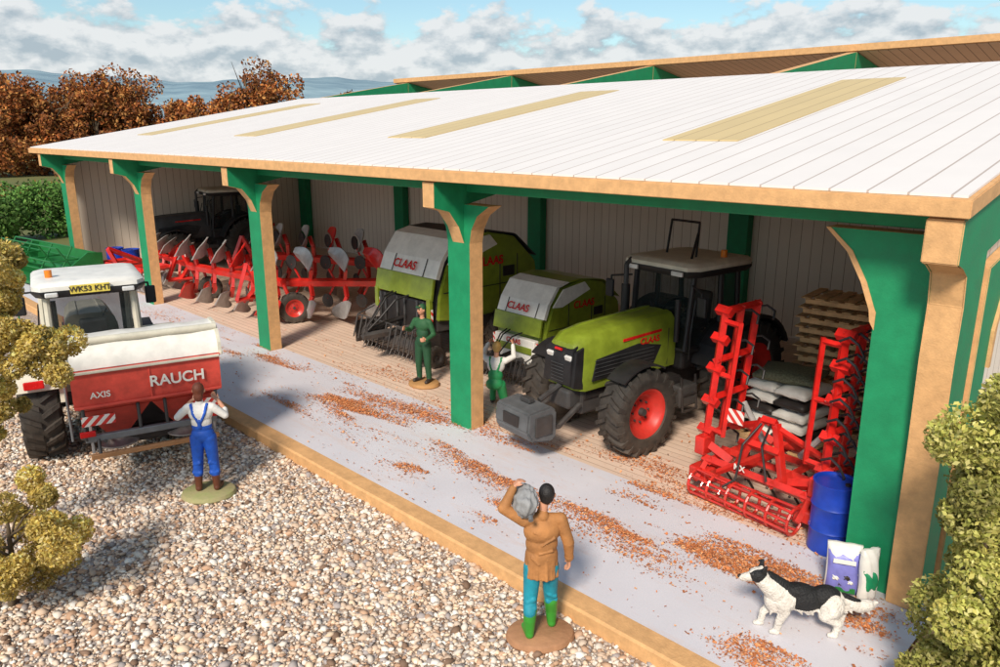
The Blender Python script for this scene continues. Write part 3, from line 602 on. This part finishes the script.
tubes('frame',ph,[[(-1.6,y,.8),(1.6,y,.8)] for y in (-.5,.5)]+[[(x_,-.6,.8),(x_,.6,.8)] for x_ in (-1.4,-.5,.5,1.4)]+[[(0,-.6,.8),(0,-.9,1.5),(0,.5,.8)]],.07,'red',sq=True)
bm=bmesh.new()
for x_ in np.linspace(-1.5,1.5,11):
    for y in (-.5,.5): _cyl(bm,(x_,y,.32),(x_+.05,y+.01,.32),.3,.26,18); _cyl(bm,(x_,y,.8),(x_,y,.35),.03,None,6)
fin('discs',bm,'steel',ph)
hd=empty('combine_header',(-31.8,8.0,FZ),rad(8))
prism('trough',hd,[(-.9,.1),(.7,.15),(.8,1.2),(.7,1.25),(.5,.4),(-.9,.2)],0,-2.4,2.4,'darkgreen')
for sg in (-1,1): prism('end_divider',hd,[(-1.6,.1),(.8,.1),(.8,1.25),(.3,1.3),(-.6,.7)],0,sg*2.42-.04,sg*2.42+.04,'darkgreen')
cyl('auger',hd,(-2.3,.2,.5),(2.3,.2,.5),.18,'darkgreen')
ln=[]
for k in range(6):
    a=k*math.pi/3; ln.append([(-2.3,-.4+.5*math.cos(a),1.1+.5*math.sin(a)),(2.3,-.4+.5*math.cos(a),1.1+.5*math.sin(a))])
    for x_ in (-2.3,-.8,.8,2.3): ln.append([(x_,-.4,1.1),(x_,-.4+.5*math.cos(a),1.1+.5*math.sin(a))])
tubes('reel',hd,ln,.03,'darkgreen')
# ------------------------------------------------------------ barrels, bags, pallets
def barrel(loc,s=1):
    p=empty('blue_barrel',loc,0,s)
    lathe('drum',p,[(0,.0),(.27,.0),(.29,.02),(.285,.06),(.28,.3),(.295,.33),(.28,.36),(.28,.64),(.295,.67),(.28,.70),(.285,.96),(.295,.98),(.295,1.0),(.27,1.0),(.265,.97),(0,.97)],(0,0,0),'blue',axis=2)
    cyl('bung',p,(.15,0,.97),(.15,0,1.0),.035,'black')
barrel((-3.38,9.72,FZ)); barrel((-31.4,10.2,FZ),1.1); barrel((-30.6,10.5,FZ),1.1)
def bag(name,p,c,s,m,rz,tilt=0):
    bm=bmesh.new(); bmesh.ops.create_cube(bm,size=1); bmesh.ops.subdivide_edges(bm,edges=bm.edges,cuts=7,use_grid_fill=True)
    for v in bm.verts:
        x,y,z=v.co*2; k=(1-abs(x)**5)*(1-abs(z)**5)
        v.co.x=x/2*s[0]*(1-.06*(1-z*z)); v.co.z=z/2*s[2]; v.co.y=y/2*s[1]*(.25+.75*k)+.012*math.sin(x*7+z*5)
    Mx=Matrix.Translation(c)@Euler((tilt,0,rz)).to_matrix().to_4x4()
    return fin(name,bm,m,p,smooth=True,Mx=Mx)
fb=empty('feed_bag',(-2.86,8.78,FZ),rad(25),.9)
bag('sack',fb,(0,0,.37),(.44,.2,.74),'white',0,-.10)
bag('printed_panel',fb,(0,-.028,.34),(.41,.20,.60),'lilac',0,-.10)
for i,(dx,dz,sz,mm) in enumerate(((-.08,.28,.05,'white'),(.05,.30,.05,'black'),(.10,.24,.04,'white'),(-.02,.20,.035,'black'))): bag('print_%d'%i,fb,(dx,-.105,dz),(sz*2,.07,sz*1.3),mm,0,-.10)
box('print_title',fb,(0,-.135,.54),(.28,.012,.06),'white',rot=(-.1,0,0),bev=.003)
box('print_ground',fb,(0,-.125,.12),(.34,.02,.07),'darkgreen',rot=(-.1,0,0),bev=.003)
fb2=empty('feed_bag',(-2.58,8.84,FZ),rad(62),.95); bag('sack',fb2,(0,0,.36),(.26,.16,.72),'white',0,-.06); bag('printed_panel',fb2,(0,-.02,.3),(.22,.16,.3),'green',0,-.06)
def pallet(p,c,w_=1.2,d=1.0,z0=0):
    for y in (-.45,0,.45): box('bearer',p,(c[0],c[1]+y*d,z0+.05),(w_,.1,.09),'wood')
    for x_ in np.linspace(-.5,.5,6): box('slat',p,(c[0]+x_*w_,c[1],z0+.11),(.13*w_,d,.025),'wood')
pl=empty('stacked_pallets',(-5.15,14.3,FZ),rad(5))
for k in range(14): pallet(pl,(random.uniform(-.04,.04),0),1.3,1.1,k*.185)
bp_=empty('bagged_pallet',(-5.5,12.9,FZ),rad(-8)); pallet(bp_,(0,0),1.3,1.1,0)
for k in range(5):
    for j in range(2): bag('bag',bp_,(0.3*(-1 if j else 1),0,.22+.21*k),(.62,.24,1.0),'white' if (k+j)%3 else 'black',0,rad(90))
bag('net_bag',bp_,(0,0,1.28),(1.1,.24,.9),'net',.3,rad(90))
# ------------------------------------------------------------ figures
def sdf(P,pr):
    if pr[0]=='c':
        a=np.array(pr[1]);b=np.array(pr[2]);ra,rb=pr[3],pr[4]; d=b-a; tt=((P-a)@d/max(d@d,1e-9)).clip(0,1)
        return np.linalg.norm(P-(a+tt[:,None]*d),axis=1)-(ra+(rb-ra)*tt)
    q=P-np.array(pr[1]); r=np.array(pr[2]); k0=np.linalg.norm(q/r,axis=1); k1=np.linalg.norm(q/r**2,axis=1)+1e-9
    return k0*(k0-1)/k1
def body(name,p,prims,mats,voxel,sm=2):
    bm=bmesh.new()
    for pr in prims:
        if pr[0]=='c':
            _cyl(bm,pr[1],pr[2],pr[3],pr[4],18)
            for q,r in ((pr[1],pr[3]),(pr[2],pr[4])): bmesh.ops.create_icosphere(bm,subdivisions=3,radius=r,matrix=Matrix.Translation(Vector(q)))
        else:
            bmesh.ops.create_icosphere(bm,subdivisions=4,radius=1,matrix=Matrix.Translation(Vector(pr[1]))@Matrix.Diagonal((*pr[2],1)))
    me=bpy.data.meshes.new('tmp'); bm.to_mesh(me); bm.free(); o=bpy.data.objects.new('tmp',me); col.objects.link(o)
    md=o.modifiers.new('r','REMESH'); md.mode='VOXEL'; md.voxel_size=voxel
    s=o.modifiers.new('s','SMOOTH'); s.factor=.5; s.iterations=sm
    dg=bpy.context.evaluated_depsgraph_get(); me2=bpy.data.meshes.new_from_object(o.evaluated_get(dg)); bpy.data.objects.remove(o)
    me2.name=name
    me2.materials.clear()
    for m in mats: me2.materials.append(gm(m))
    n=len(me2.polygons); C=np.zeros(n*3,dtype=np.float32); me2.polygons.foreach_get('center',C); C=C.reshape(-1,3)
    D=np.stack([sdf(C,pr)-(pr[6] if pr[0]=='c' and len(pr)>6 else (pr[4] if pr[0]=='e' and len(pr)>4 else 0)) for pr in prims],0)
    mi=np.array([pr[5] if pr[0]=='c' else pr[3] for pr in prims])[D.argmin(0)]
    me2.polygons.foreach_set('material_index',mi.astype(np.int32)); me2.polygons.foreach_set('use_smooth',np.ones(n,dtype=bool)); me2.update()
    ob=bpy.data.objects.new(name,me2); col.objects.link(ob); ob.parent=p; return ob
def hand(pr,wr,d,n,sd,curl,mi):
    wr=Vector(wr); d=Vector(d).normalized(); n=Vector(n); n=(n-d*n.dot(d)).normalized(); l=d.cross(n)*sd
    for o in (-.028,0,.028): pr.append(('c',tuple(wr+d*.015+l*o*.5),tuple(wr+d*.085+l*o),.017,.016,mi))
    for o,ln in ((-.036,.070),(-.012,.082),(.012,.078),(.036,.058)):
        a=wr+d*.085+l*o; b=a+(d*math.cos(curl)+n*math.sin(curl)+l*o*2).normalized()*ln*.5; c=b+(d*math.cos(curl*2)+n*math.sin(curl*2)).normalized()*ln*.5
        pr.append(('c',tuple(a),tuple(b),.0115,.0105,mi)); pr.append(('c',tuple(b),tuple(c),.0105,.009,mi))
    a=wr+d*.03-l*.022; b=a+(d*.6-l*.7+n*.3).normalized()*.045; c=b+(d*.8-l*.2+n*.5).normalized()*.035
    pr.append(('c',tuple(a),tuple(b),.014,.012,mi)); pr.append(('c',tuple(b),tuple(c),.012,.010,mi))
def limb(pr,pts,rs,mi):
    for i in range(len(pts)-1):
        pr.append(('c',pts[i],pts[i+1],rs[i],rs[i+1],mi))
skin_m=mat('skin',(.58,.28,.17),.55,var=.08)
def head(pr,c,face,SK,HR,EY,longh=False):
    c=Vector(c); f=Vector((face[0],face[1],0)).normalized(); l=Vector((-f.y,f.x,0)); u=Vector((0,0,1))
    pr.append(('e',tuple(c),(.080,.096,.118),SK)); pr.append(('e',tuple(c+f*.028-u*.06),(.056,.062,.055),SK))
    pr.append(('c',tuple(c+f*.092+u*.0),tuple(c+f*.112-u*.03),.010,.014,SK))
    for s in (-1,1):
        pr.append(('e',tuple(c+l*.088*s-f*.0-u*.012),(.016,.020,.030),SK,.005)); pr.append(('c',tuple(c+f*.088+l*.03*s+u*.012),tuple(c+f*.091+l*.032*s+u*.012),.009,.009,EY,.004))
        pr.append(('c',tuple(c+f*.09+l*.018*s+u*.032),tuple(c+f*.084+l*.045*s+u*.033),.007,.006,HR,.002))
    pr.append(('c',tuple(c+f*.088-l*.02-u*.06),tuple(c+f*.088+l*.02-u*.06),.007,.007,EY+1,.003))
    pr.append(('e',tuple(c-f*.018+u*.028),(.088,.098,.102),HR)); pr.append(('e',tuple(c-f*.03-u*.02),(.078,.075,.085),HR))
    for k in range(9):
        a=-1.2+.3*k; q=c-f*(.085*math.cos(a))+l*.075*math.sin(a)+u*.05
        pr.append(('c',tuple(q),tuple(q-u*.09+f*.01),.013,.009,HR))
    if longh: pr.append(('e',tuple(c-f*.05-u*.09),(.07,.055,.09),HR))
eye_m=mat('eye_dark',(.02,.015,.01),.3); lip_m=mat('lip',(.40,.12,.09),.5)
def base(p,m,r=.42,sx_=1.2):
    o=lathe('base',p,[(0,0),(r,0),(r*1.02,.02),(r*.97,.07),(r*.9,.085),(0,.085)],(0,0,0),m,axis=2); o.scale=(sx_,.85,1); return o
mn=empty('farmer_carrying_sack',(-5.06,5.72,.02),rad(-128))
base(mn,mat('figure_base',(.40,.20,.10),.7,bump=.5,bscale=12),.36,1.1)
SK,CO,TR,BO,HR,EY=0,1,2,3,4,5
mats=[skin_m,mat('brown_coat',(.44,.19,.06),.75,var=.3,bump=.5,bscale=14),mat('teal_trousers',(.01,.27,.36),.65,var=.25,bump=.4,bscale=16),mat('green_boots',(.04,.28,.03),.35),mat('dark_hair',(.014,.011,.010),.6,bump=.5,bscale=60),eye_m,lip_m]
pr=[]
pr+= [('e',(0,.0,1.06),(.188,.142,.20),CO),('e',(0,0,1.22),(.182,.138,.18),CO),('e',(0,.01,1.38),(.208,.142,.17),CO),('c',(-.16,0,1.50),(.16,0,1.52),.075,.08,CO),('c',(0,.02,1.56),(0,.0,1.60),.072,.060,CO),
      ('c',(0,.0,1.58),(-.02,-.01,1.70),.055,.052,SK)]
for k in range(32):
    a=k*6.283/32; j=.010*math.sin(k*2.3)+.006*math.sin(k*5.1); pr.append(('c',(.150*math.cos(a),.104*math.sin(a),1.10),((.172+j)*math.cos(a),(.128+j)*math.sin(a),.83+.012*math.sin(a*2)),.034,.022,CO))
for q in (((-.12,.13,1.34),(.02,.148,1.26)),((.10,.13,1.42),(-.02,.150,1.36)),((-.10,.125,1.18),(.06,.14,1.15)),((.13,.11,1.10),(.05,.14,1.02))): pr.append(('c',q[0],q[1],.014,.008,CO))
head(pr,(-.055,-.03,1.80),(-.25,-1),SK,HR,EY)
limb(pr,[(.20,0,1.51),(.43,-.02,1.66),(.32,-.06,1.87)],[.076,.064,.046],CO)
hand(pr,(.315,-.065,1.89),(-.55,-.15,.55),(-.6,0,-.8),1,.6,SK)
limb(pr,[(-.21,0,1.50),(-.30,.03,1.22),(-.33,-.05,.98)],[.076,.066,.048],CO)
pr.append(('c',(-.325,-.04,1.01),(-.33,-.05,.985),.054,.054,CO))
hand(pr,(-.332,-.055,.965),(-.02,-.12,-1),(1,0,0),-1,.45,SK)
for s,yo in ((-1,-.10),(1,.08)):
    limb(pr,[(s*.10,0,.92),(s*.125,yo*.5-.02,.52),(s*.14,yo,.40)],[.105,.080,.074],TR)
    pr.append(('c',(s*.10,yo*.5+.04,.56),(s*.16,yo*.5+.03,.52),.04,.035,TR)); pr.append(('c',(s*.10,yo*.7+.03,.45),(s*.17,yo*.7+.02,.46),.045,.04,TR))
    limb(pr,[(s*.13,yo*.7,.42),(s*.142,yo+.01,.30),(s*.145,yo+.02,.14)],[.080,.072,.054],BO)
    pr.append(('c',(s*.145,yo+.03,.125),(s*.17,yo-.15,.118),.05,.042,BO))
body('body',mn,pr,mats,.0085)
bm=bmesh.new(); bmesh.ops.create_icosphere(bm,subdivisions=5,radius=1)
for v in bm.verts:
    x_,y_,z_=v.co; v.co=Vector((x_*.130*(1+.06*math.sin(9*z_)+.04*math.sin(17*y_)),y_*.30*(1+.05*math.sin(7*x_)),z_*.165*(1+.07*math.sin(6*y_+3*x_)+.04*math.sin(19*x_))))+Vector((0,0,.012*math.sin(14*y_+5*x_)))
fin('sack',bm,mat('grey_sack',(.32,.32,.32),.75,var=.3,bump=.6,bscale=14),mn,smooth=True,Mx=Matrix.Translation((.19,-.04,1.735))@Euler((rad(10),rad(-15),0)).to_matrix().to_4x4())
tubes('sack_tie',mn,[[(.17,.23,1.68),(.17,.28,1.655)]],.028,'grey')
m2=empty('farmer_in_dungarees',(-11.25,4.6,.02),rad(-128))
base(m2,mat('figure_base_pale',(.45,.38,.2),.7,c2=(.30,.32,.12),bump=.5,bscale=12),.42,1.0)
mats2=[skin_m,mat('white_shirt',(.74,.72,.68),.7,var=.12,bump=.3,bscale=20),mat('blue_dungarees',(.01,.10,.55),.6,var=.3,bump=.3,bscale=20),mat('brown_boots',(.13,.04,.02),.4),mat('auburn_hair',(.14,.035,.015),.6,bump=.5,bscale=60),eye_m,lip_m]
pr=[('e',(0,.0,1.05),(.175,.13,.14),2),('e',(0,0,1.18),(.155,.118,.12),2,-.003),('e',(0,.0,1.26),(.155,.118,.14),1),('e',(0,.0,1.40),(.185,.125,.16),1),('c',(-.15,0,1.50),(.15,0,1.50),.068,.068,1),('c',(0,0,1.53),(0,0,1.58),.065,.06,1),('c',(0,.0,1.55),(0,-.01,1.66),.05,.048,0),('e',(0,-.05,1.3),(.11,.08,.16),2,.002)]
head(pr,(0,-.02,1.77),(0,-1),0,4,5,longh=True)
for s in (-1,1):
    limb(pr,[(s*.185,0,1.49),(s*.36,-.03,1.33)],[.068,.056],1); limb(pr,[(s*.36,-.03,1.33),(s*.33,-.16,1.38)],[.056,.046],1); limb(pr,[(s*.33,-.16,1.38),(s*.20,-.30,1.50)],[.04,.03],0)
    hand(pr,(s*.20,-.30,1.50),(-s*.6,-.4,.4),(0,0,1),s,.5,0)
    limb(pr,[(s*.015,.115,1.27),(s*.09,.115,1.42),(s*.12,.06,1.56),(s*.11,-.06,1.53)],[.018,.018,.018,.018],2)
    limb(pr,[(s*.095,0,.98),(s*.12,-.01,.56),(s*.13,.0,.38)],[.11,.082,.078],2)
    pr.append(('c',(s*.08,.06,.58),(s*.16,.04,.55),.035,.03,2)); pr.append(('c',(s*.09,.04,.40),(s*.17,.03,.41),.045,.045,2))
    limb(pr,[(s*.13,0,.42),(s*.135,.01,.28),(s*.14,.02,.14)],[.07,.062,.052],3); pr.append(('c',(s*.14,.03,.13),(s*.17,-.14,.12),.052,.042,3))
pr.append(('c',(0,.12,1.2),(0,.12,1.30),.03,.025,2))
body('body',m2,pr,mats2,.010)
m3=empty('farmer_in_green_overalls',(-12.6,10.2,FZ+.01),rad(15))
base(m3,mat('figure_base_tan',(.45,.24,.09),.7),.36,1.0)
mats3=[skin_m,mat('green_shirt',(.02,.10,.035),.7,bump=.3),mat('green_overalls',(.012,.07,.028),.7,bump=.3),'black',mat('cap_green',(.02,.10,.04),.6),eye_m,lip_m]
pr=[('e',(0,.0,1.03),(.17,.13,.15),2),('e',(0,0,1.2),(.155,.12,.15),2),('e',(0,.0,1.38),(.185,.125,.16),1),('c',(-.15,0,1.47),(.15,0,1.47),.068,.068,1),('c',(0,.0,1.50),(0,-.01,1.63),.052,.05,0)]
head(pr,(0,-.02,1.73),(-.3,-1),0,4,5); pr.append(('e',(-.03,-.09,1.80),(.07,.08,.018),4))
limb(pr,[(.19,0,1.46),(.28,.02,1.2),(.24,-.2,1.12)],[.066,.055,.042],1); hand(pr,(.24,-.2,1.12),(-.3,-1,.1),(-1,0,0),1,.5,0)
limb(pr,[(-.19,0,1.46),(-.30,-.05,1.25),(-.26,-.28,1.32)],[.066,.055,.042],1); hand(pr,(-.26,-.28,1.32),(0,-1,.3),(1,0,0),-1,.5,0)
for s in (-1,1):
    limb(pr,[(s*.095,0,.95),(s*.12,-.01,.52),(s*.13,.02,.18)],[.108,.078,.06],2); pr.append(('c',(s*.13,.03,.13),(s*.16,-.14,.12),.05,.042,3))
body('body',m3,pr,mats3,.013)
m4=empty('kneeling_mechanic',(-10.42,10.3,FZ),rad(-150))
mats4=[skin_m,mats2[1],mat('bright_green_dungarees',(.02,.28,.09),.6),'black',mat('blond_hair',(.45,.27,.08),.6),eye_m,lip_m]
pr=[('e',(0,.05,.56),(.17,.14,.14),2),('e',(0,.03,.72),(.155,.12,.15),2),('e',(0,-.02,.92),(.185,.125,.17),1),('c',(-.15,-.04,1.03),(.15,-.04,1.03),.068,.068,1),('c',(0,-.04,1.06),(0,-.07,1.18),.052,.05,0)]
head(pr,(0,-.09,1.28),(0,-1),0,4,5)
for s in (-1,1):
    limb(pr,[(s*.19,-.04,1.02),(s*.33,-.18,1.08),(s*.26,-.38,1.25)],[.066,.055,.042],1); hand(pr,(s*.26,-.38,1.25),(-s*.2,-.7,.6),(-s,0,0),s,.5,0)
    limb(pr,[(s*.02,.12,.7),(s*.09,.09,.93),(s*.12,0,1.09)],[.018,.018,.018],2)
limb(pr,[(.1,0,.52),(.15,-.36,.50),(.15,-.30,.1)],[.11,.082,.06],2); pr.append(('c',(.15,-.28,.06),(.16,-.45,.05),.05,.042,3))
limb(pr,[(-.1,0,.52),(-.14,-.18,.10),(-.13,.25,.09)],[.11,.082,.06],2); pr.append(('c',(-.13,.28,.08),(-.13,.34,.05),.05,.045,3))
body('body',m4,pr,mats4,.013)
# ------------------------------------------------------------ dog
dg_=empty('border_collie',(-2.86,7.72,FZ),rad(-50),.88)
fur_w=mat('white_fur',(.76,.71,.64),.85,var=.22,scale=9,bump=1,bscale=38); fur_b=mat('black_fur',(.010,.010,.011),.65,var=.3,bump=1,bscale=38)
W,B=0,1
pr=[('e',(0,-.27,.49),(.155,.21,.195),W),('e',(0,-.38,.46),(.13,.14,.20),W),('e',(0,-.02,.49),(.150,.26,.165),B,.012),('e',(0,-.12,.60),(.12,.22,.09),B,.02),('e',(0,.24,.51),(.145,.20,.165),B),('e',(0,.36,.47),(.125,.12,.14),W),('e',(0,.0,.38),(.11,.24,.075),W,.01),
    ('c',(0,-.38,.57),(0,-.55,.73),.15,.115,W),('c',(0,-.26,.62),(0,-.48,.78),.09,.065,B,.006),
    ('e',(0,-.62,.79),(.105,.12,.10),B),('c',(0,-.68,.77),(0,-.82,.745),.066,.042,W),('c',(0,-.58,.885),(0,-.70,.84),.018,.02,W,.02),('c',(0,-.848,.760),(0,-.860,.76),.026,.020,2),('c',(0,-.70,.73),(0,-.81,.712),.036,.026,W)]
for s in (-1,1):
    pr.append(('c',(s*.06,-.575,.87),(s*.085,-.555,.945),.038,.018,B)); pr.append(('c',(s*.085,-.555,.945),(s*.115,-.60,.92),.020,.013,B))
    pr.append(('c',(s*.058,-.712,.825),(s*.060,-.715,.825),.015,.015,2,.004))
    pr.append(('e',(s*.10,.30,.43),(.085,.15,.18),B if s<0 else W)); pr.append(('e',(s*.10,-.30,.44),(.07,.10,.14),W))
def dl(pts,rs): limb(pr,pts,rs,W); pr.append(('c',pts[-1],(pts[-1][0],pts[-1][1]-.065,.032),rs[-1]*1.1,.032,W))
dl([(.085,-.32,.44),(.09,-.27,.34),(.09,-.33,.19),(.09,-.35,.042)],[.090,.068,.050,.042])
dl([(-.085,-.34,.44),(-.09,-.36,.33),(-.09,-.49,.20),(-.09,-.51,.042)],[.090,.068,.050,.042])
dl([(.10,.30,.40),(.10,.22,.31),(.10,.40,.20),(.10,.37,.042)],[.11,.082,.050,.042])
dl([(-.10,.32,.40),(-.10,.30,.30),(-.10,.51,.21),(-.10,.49,.042)],[.11,.082,.050,.042])
limb(pr,[(0,.42,.52),(0,.54,.45),(0,.66,.41),(0,.78,.43),(0,.87,.47)],[.06,.074,.086,.072,.025],W)
pr.append(('c',(0,.46,.55),(0,.64,.47),.04,.035,B,.01))
for k in range(46):
    s=random.choice((-1,1)); y_=random.uniform(-.45,.78)
    if y_<-.2: q=(s*random.uniform(.02,.11),y_,random.uniform(.30,.6)); r_=(q[0]*1.1,y_-.02,q[2]-.09)
    elif y_<.4: q=(s*.09,y_,.38); r_=(s*.07,y_+.05,.29)
    else: q=(s*.03,y_,.42); r_=(s*.04,y_+.07,.32)
    pr.append(('c',q,r_,.034,.010,W))
body('body',dg_,pr,[fur_w,fur_b,'black'],.010,1)
def cow(loc,rz,a,b):
    p=empty('cow',loc,rz,1.25)
    pr=[('e',(0,-.35,1.0),(.28,.5,.33),0),('e',(0,.35,1.0),(.28,.5,.34),1),('c',(0,-.75,1.1),(0,-1.05,1.15),.2,.14,0),('c',(0,-1.1,1.2),(0,-1.4,1.0),.14,.08,1),('c',(0,.85,1.2),(0,.9,.6),.03,.03,0)]
    for s in (-1,1):
        pr.append(('c',(s*.1,-1.08,1.28),(s*.25,-1.05,1.27),.04,.03,0))
        limb(pr,[(s*.18,-.6,.85),(s*.18,-.58,.45),(s*.18,-.62,.05)],[.13,.07,.055],0); limb(pr,[(s*.18,.65,.9),(s*.18,.6,.6),(s*.18,.75,.42),(s*.18,.7,.05)],[.16,.1,.07,.055],1)
    body('body',p,pr,[a,b],.06,2)
brn=mat('brown_hide',(.22,.08,.04),.8); wht=mat('white_hide',(.6,.56,.5),.8)
cow((-88,9.5,0),rad(60),brn,wht); cow((-86,12.5,0),rad(140),wht,brn); cow((-90,15.5,0),rad(20),brn,brn)
# ------------------------------------------------------------ foliage
def leafcloud(name,clumps,size,pal,m,p=None,ss=.35,shell=.65):
    C=[];cl=[]
    for c,r,k,n in clumps:
        c=np.array(c,float); r=np.array(r,float)
        d=rng.normal(0,1,(k,3)); d/=np.linalg.norm(d,axis=1)[:,None]; cc=c+d*r*rng.uniform(shell*.5,1,(k,1)); cr=r.mean()*ss*rng.uniform(.6,1.3,k)
        tone=rng.uniform(.6,1.25,k)
        i=rng.integers(0,k,n); e=rng.normal(0,1,(n,3)); e/=np.linalg.norm(e,axis=1)[:,None]
        P=cc[i]+e*(cr[i]*rng.uniform(.5,1.18,n)**.6)[:,None]
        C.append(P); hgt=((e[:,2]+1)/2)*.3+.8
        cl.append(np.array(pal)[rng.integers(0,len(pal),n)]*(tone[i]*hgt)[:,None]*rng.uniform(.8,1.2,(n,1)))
    C=np.concatenate(C); cl=np.concatenate(cl); k=C[:,2]>.03; C=C[k]; cl=cl[k]; n=len(C)
    a=rng.normal(0,1,(n,3)); a/=np.linalg.norm(a,axis=1)[:,None]; b=rng.normal(0,1,(n,3)); b-=a*(a*b).sum(1)[:,None]; b/=np.linalg.norm(b,axis=1)[:,None]
    s=size*rng.uniform(.5,1.2,(n,1)); a=a*s; b=b*s*.6
    V=np.stack([C-a,C-b*.9,C+a,C+b],1).reshape(-1,3); F=np.arange(4*n).reshape(-1,4)
    return fast(name,V,F,m,np.repeat(cl.clip(0,.8),4,0),p=p)
leafm=attrmat('foliage',.75,.3); leafd=attrmat('foliage_distant',.8)
def limbs(name,p,base_,top,r,tips):
    bm=bmesh.new(); base_=Vector(base_);top=Vector(top); mid=(base_+top)/2+Vector((r*.8,r*.5,0))
    _cyl(bm,base_,mid,r,r*.75,10,False); _cyl(bm,mid,top,r*.75,r*.35,10,False)
    for tp in tips:
        tp=Vector(tp); s=base_.lerp(top,random.uniform(.35,.85)); m_=(s+tp)/2+Vector((0,0,r)); _cyl(bm,s,m_,r*.4,r*.25,6,False); _cyl(bm,m_,tp,r*.25,r*.08,6,False)
    return fin(name,bm,'trunk',p,smooth=True)
yel=[(.64,.47,.11),(.72,.55,.18),(.52,.36,.08),(.75,.60,.26),(.58,.48,.13)]
t1=empty('yellow_tree',(-10.62,2.08,0))
limbs('trunk',t1,(-1.1,-1.1,0),(-.8,-.8,3.2),.12,[(random.uniform(-.8,.1),random.uniform(-.8,.1),random.uniform(2.6,3.9)) for _ in range(10)])
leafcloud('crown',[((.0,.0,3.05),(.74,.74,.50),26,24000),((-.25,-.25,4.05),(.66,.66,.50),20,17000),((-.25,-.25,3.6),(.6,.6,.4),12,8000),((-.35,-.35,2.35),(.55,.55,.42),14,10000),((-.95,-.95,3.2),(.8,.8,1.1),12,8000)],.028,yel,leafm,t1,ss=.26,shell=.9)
t2=empty('yellow_bush',(-9.80,1.84,0))
limbs('stems',t2,(-.3,-.3,0),(-.2,-.2,1.2),.05,[(random.uniform(-.5,.2),random.uniform(-.5,.2),random.uniform(.6,1.3)) for _ in range(8)])
leafcloud('crown',[((-.1,-.1,1.0),(.70,.70,.68),30,28000),((-.6,-.6,.5),(.5,.5,.5),10,6000)],.027,yel,leafm,t2,ss=.25,shell=.9)
olv=[(.44,.44,.11),(.54,.52,.16),(.34,.35,.08),(.62,.57,.22),(.48,.43,.12)]
t3=empty('olive_bush',(-1.0,7.68,0))
limbs('stems',t3,(0.1,0.1,0),(0.1,.1,2.0),.07,[(random.uniform(-.5,.5),random.uniform(-.5,.5),random.uniform(1,2.6)) for _ in range(10)])
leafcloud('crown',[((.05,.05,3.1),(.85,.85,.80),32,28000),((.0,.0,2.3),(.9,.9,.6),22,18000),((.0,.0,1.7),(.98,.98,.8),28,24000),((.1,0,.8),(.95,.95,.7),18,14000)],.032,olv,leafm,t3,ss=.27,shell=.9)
grn=[(.08,.19,.03),(.11,.24,.05),(.055,.12,.02),(.15,.26,.06)]
leafcloud('hedge',[((-47,y,1.5),(1.3,1.4,1.5),14,3200) for y in np.arange(-2,24,1.7)],.12,grn,leafd,ss=.5,shell=.9)
rst=[(.34,.10,.025),(.44,.16,.04),(.24,.07,.02),(.50,.24,.07),(.18,.07,.03)]
tl=empty('distant_trees'); cl=[]
A=Vector((-134,18,0)); Bv=Vector((-84,68,0)); nT=34
for i in range(nT):
    f_=i/(nT-1); q=A.lerp(Bv,f_)+Vector((random.uniform(-3,3),random.uniform(-3,3),0))
    h=random.uniform(11.8,14.2) if f_<.5 else random.uniform(9.0,11.2)
    if .66<f_<.72: h=15.2
    r=h*.29
    cl.append(((q.x,q.y,h*.60),(r*.95,r*.95,h*.37),20,4200)); 
    limbs('trunk_%d'%i,tl,(q.x,q.y,0),(q.x,q.y,h*.85),.28,[(q.x+random.uniform(-r,r),q.y+random.uniform(-r,r),random.uniform(h*.5,h*.95)) for _ in range(8)])
    cl.append(((q.x+random.uniform(-3,3)+4,q.y-4,3.0),(3.2,3.2,3.0),10,2000))
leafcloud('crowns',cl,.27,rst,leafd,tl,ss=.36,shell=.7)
leafcloud('field_shrubs',[((-70+random.uniform(-8,8),y,1.0),(2.5,2.5,1.3),8,700) for y in np.arange(2,50,4)],.18,grn+[(.26,.14,.04)],leafd,ss=.5)
pp=empty('poppy_flowers',(-19.5,3.4,0))
pm=mat('poppy_red',(.6,.02,.01),.6)
for k in range(4):
    x_,y_=random.uniform(-.8,.8),random.uniform(-.6,.9); z_=random.uniform(2.0,2.9)
    tubes('stem',pp,[[(x_,y_,0),(x_+.05,y_,z_*.5),(x_-.03,y_+.03,z_)]],.018,'darkgreen',n=5)
    lathe('petals',pp,[(0,0),(.09,.02),(.15,.09),(.13,.10),(.05,.05),(0,.05)],(x_-.03,y_+.03,z_),pm,axis=2,n=10)
print('TOTAL',len(bpy.data.objects))
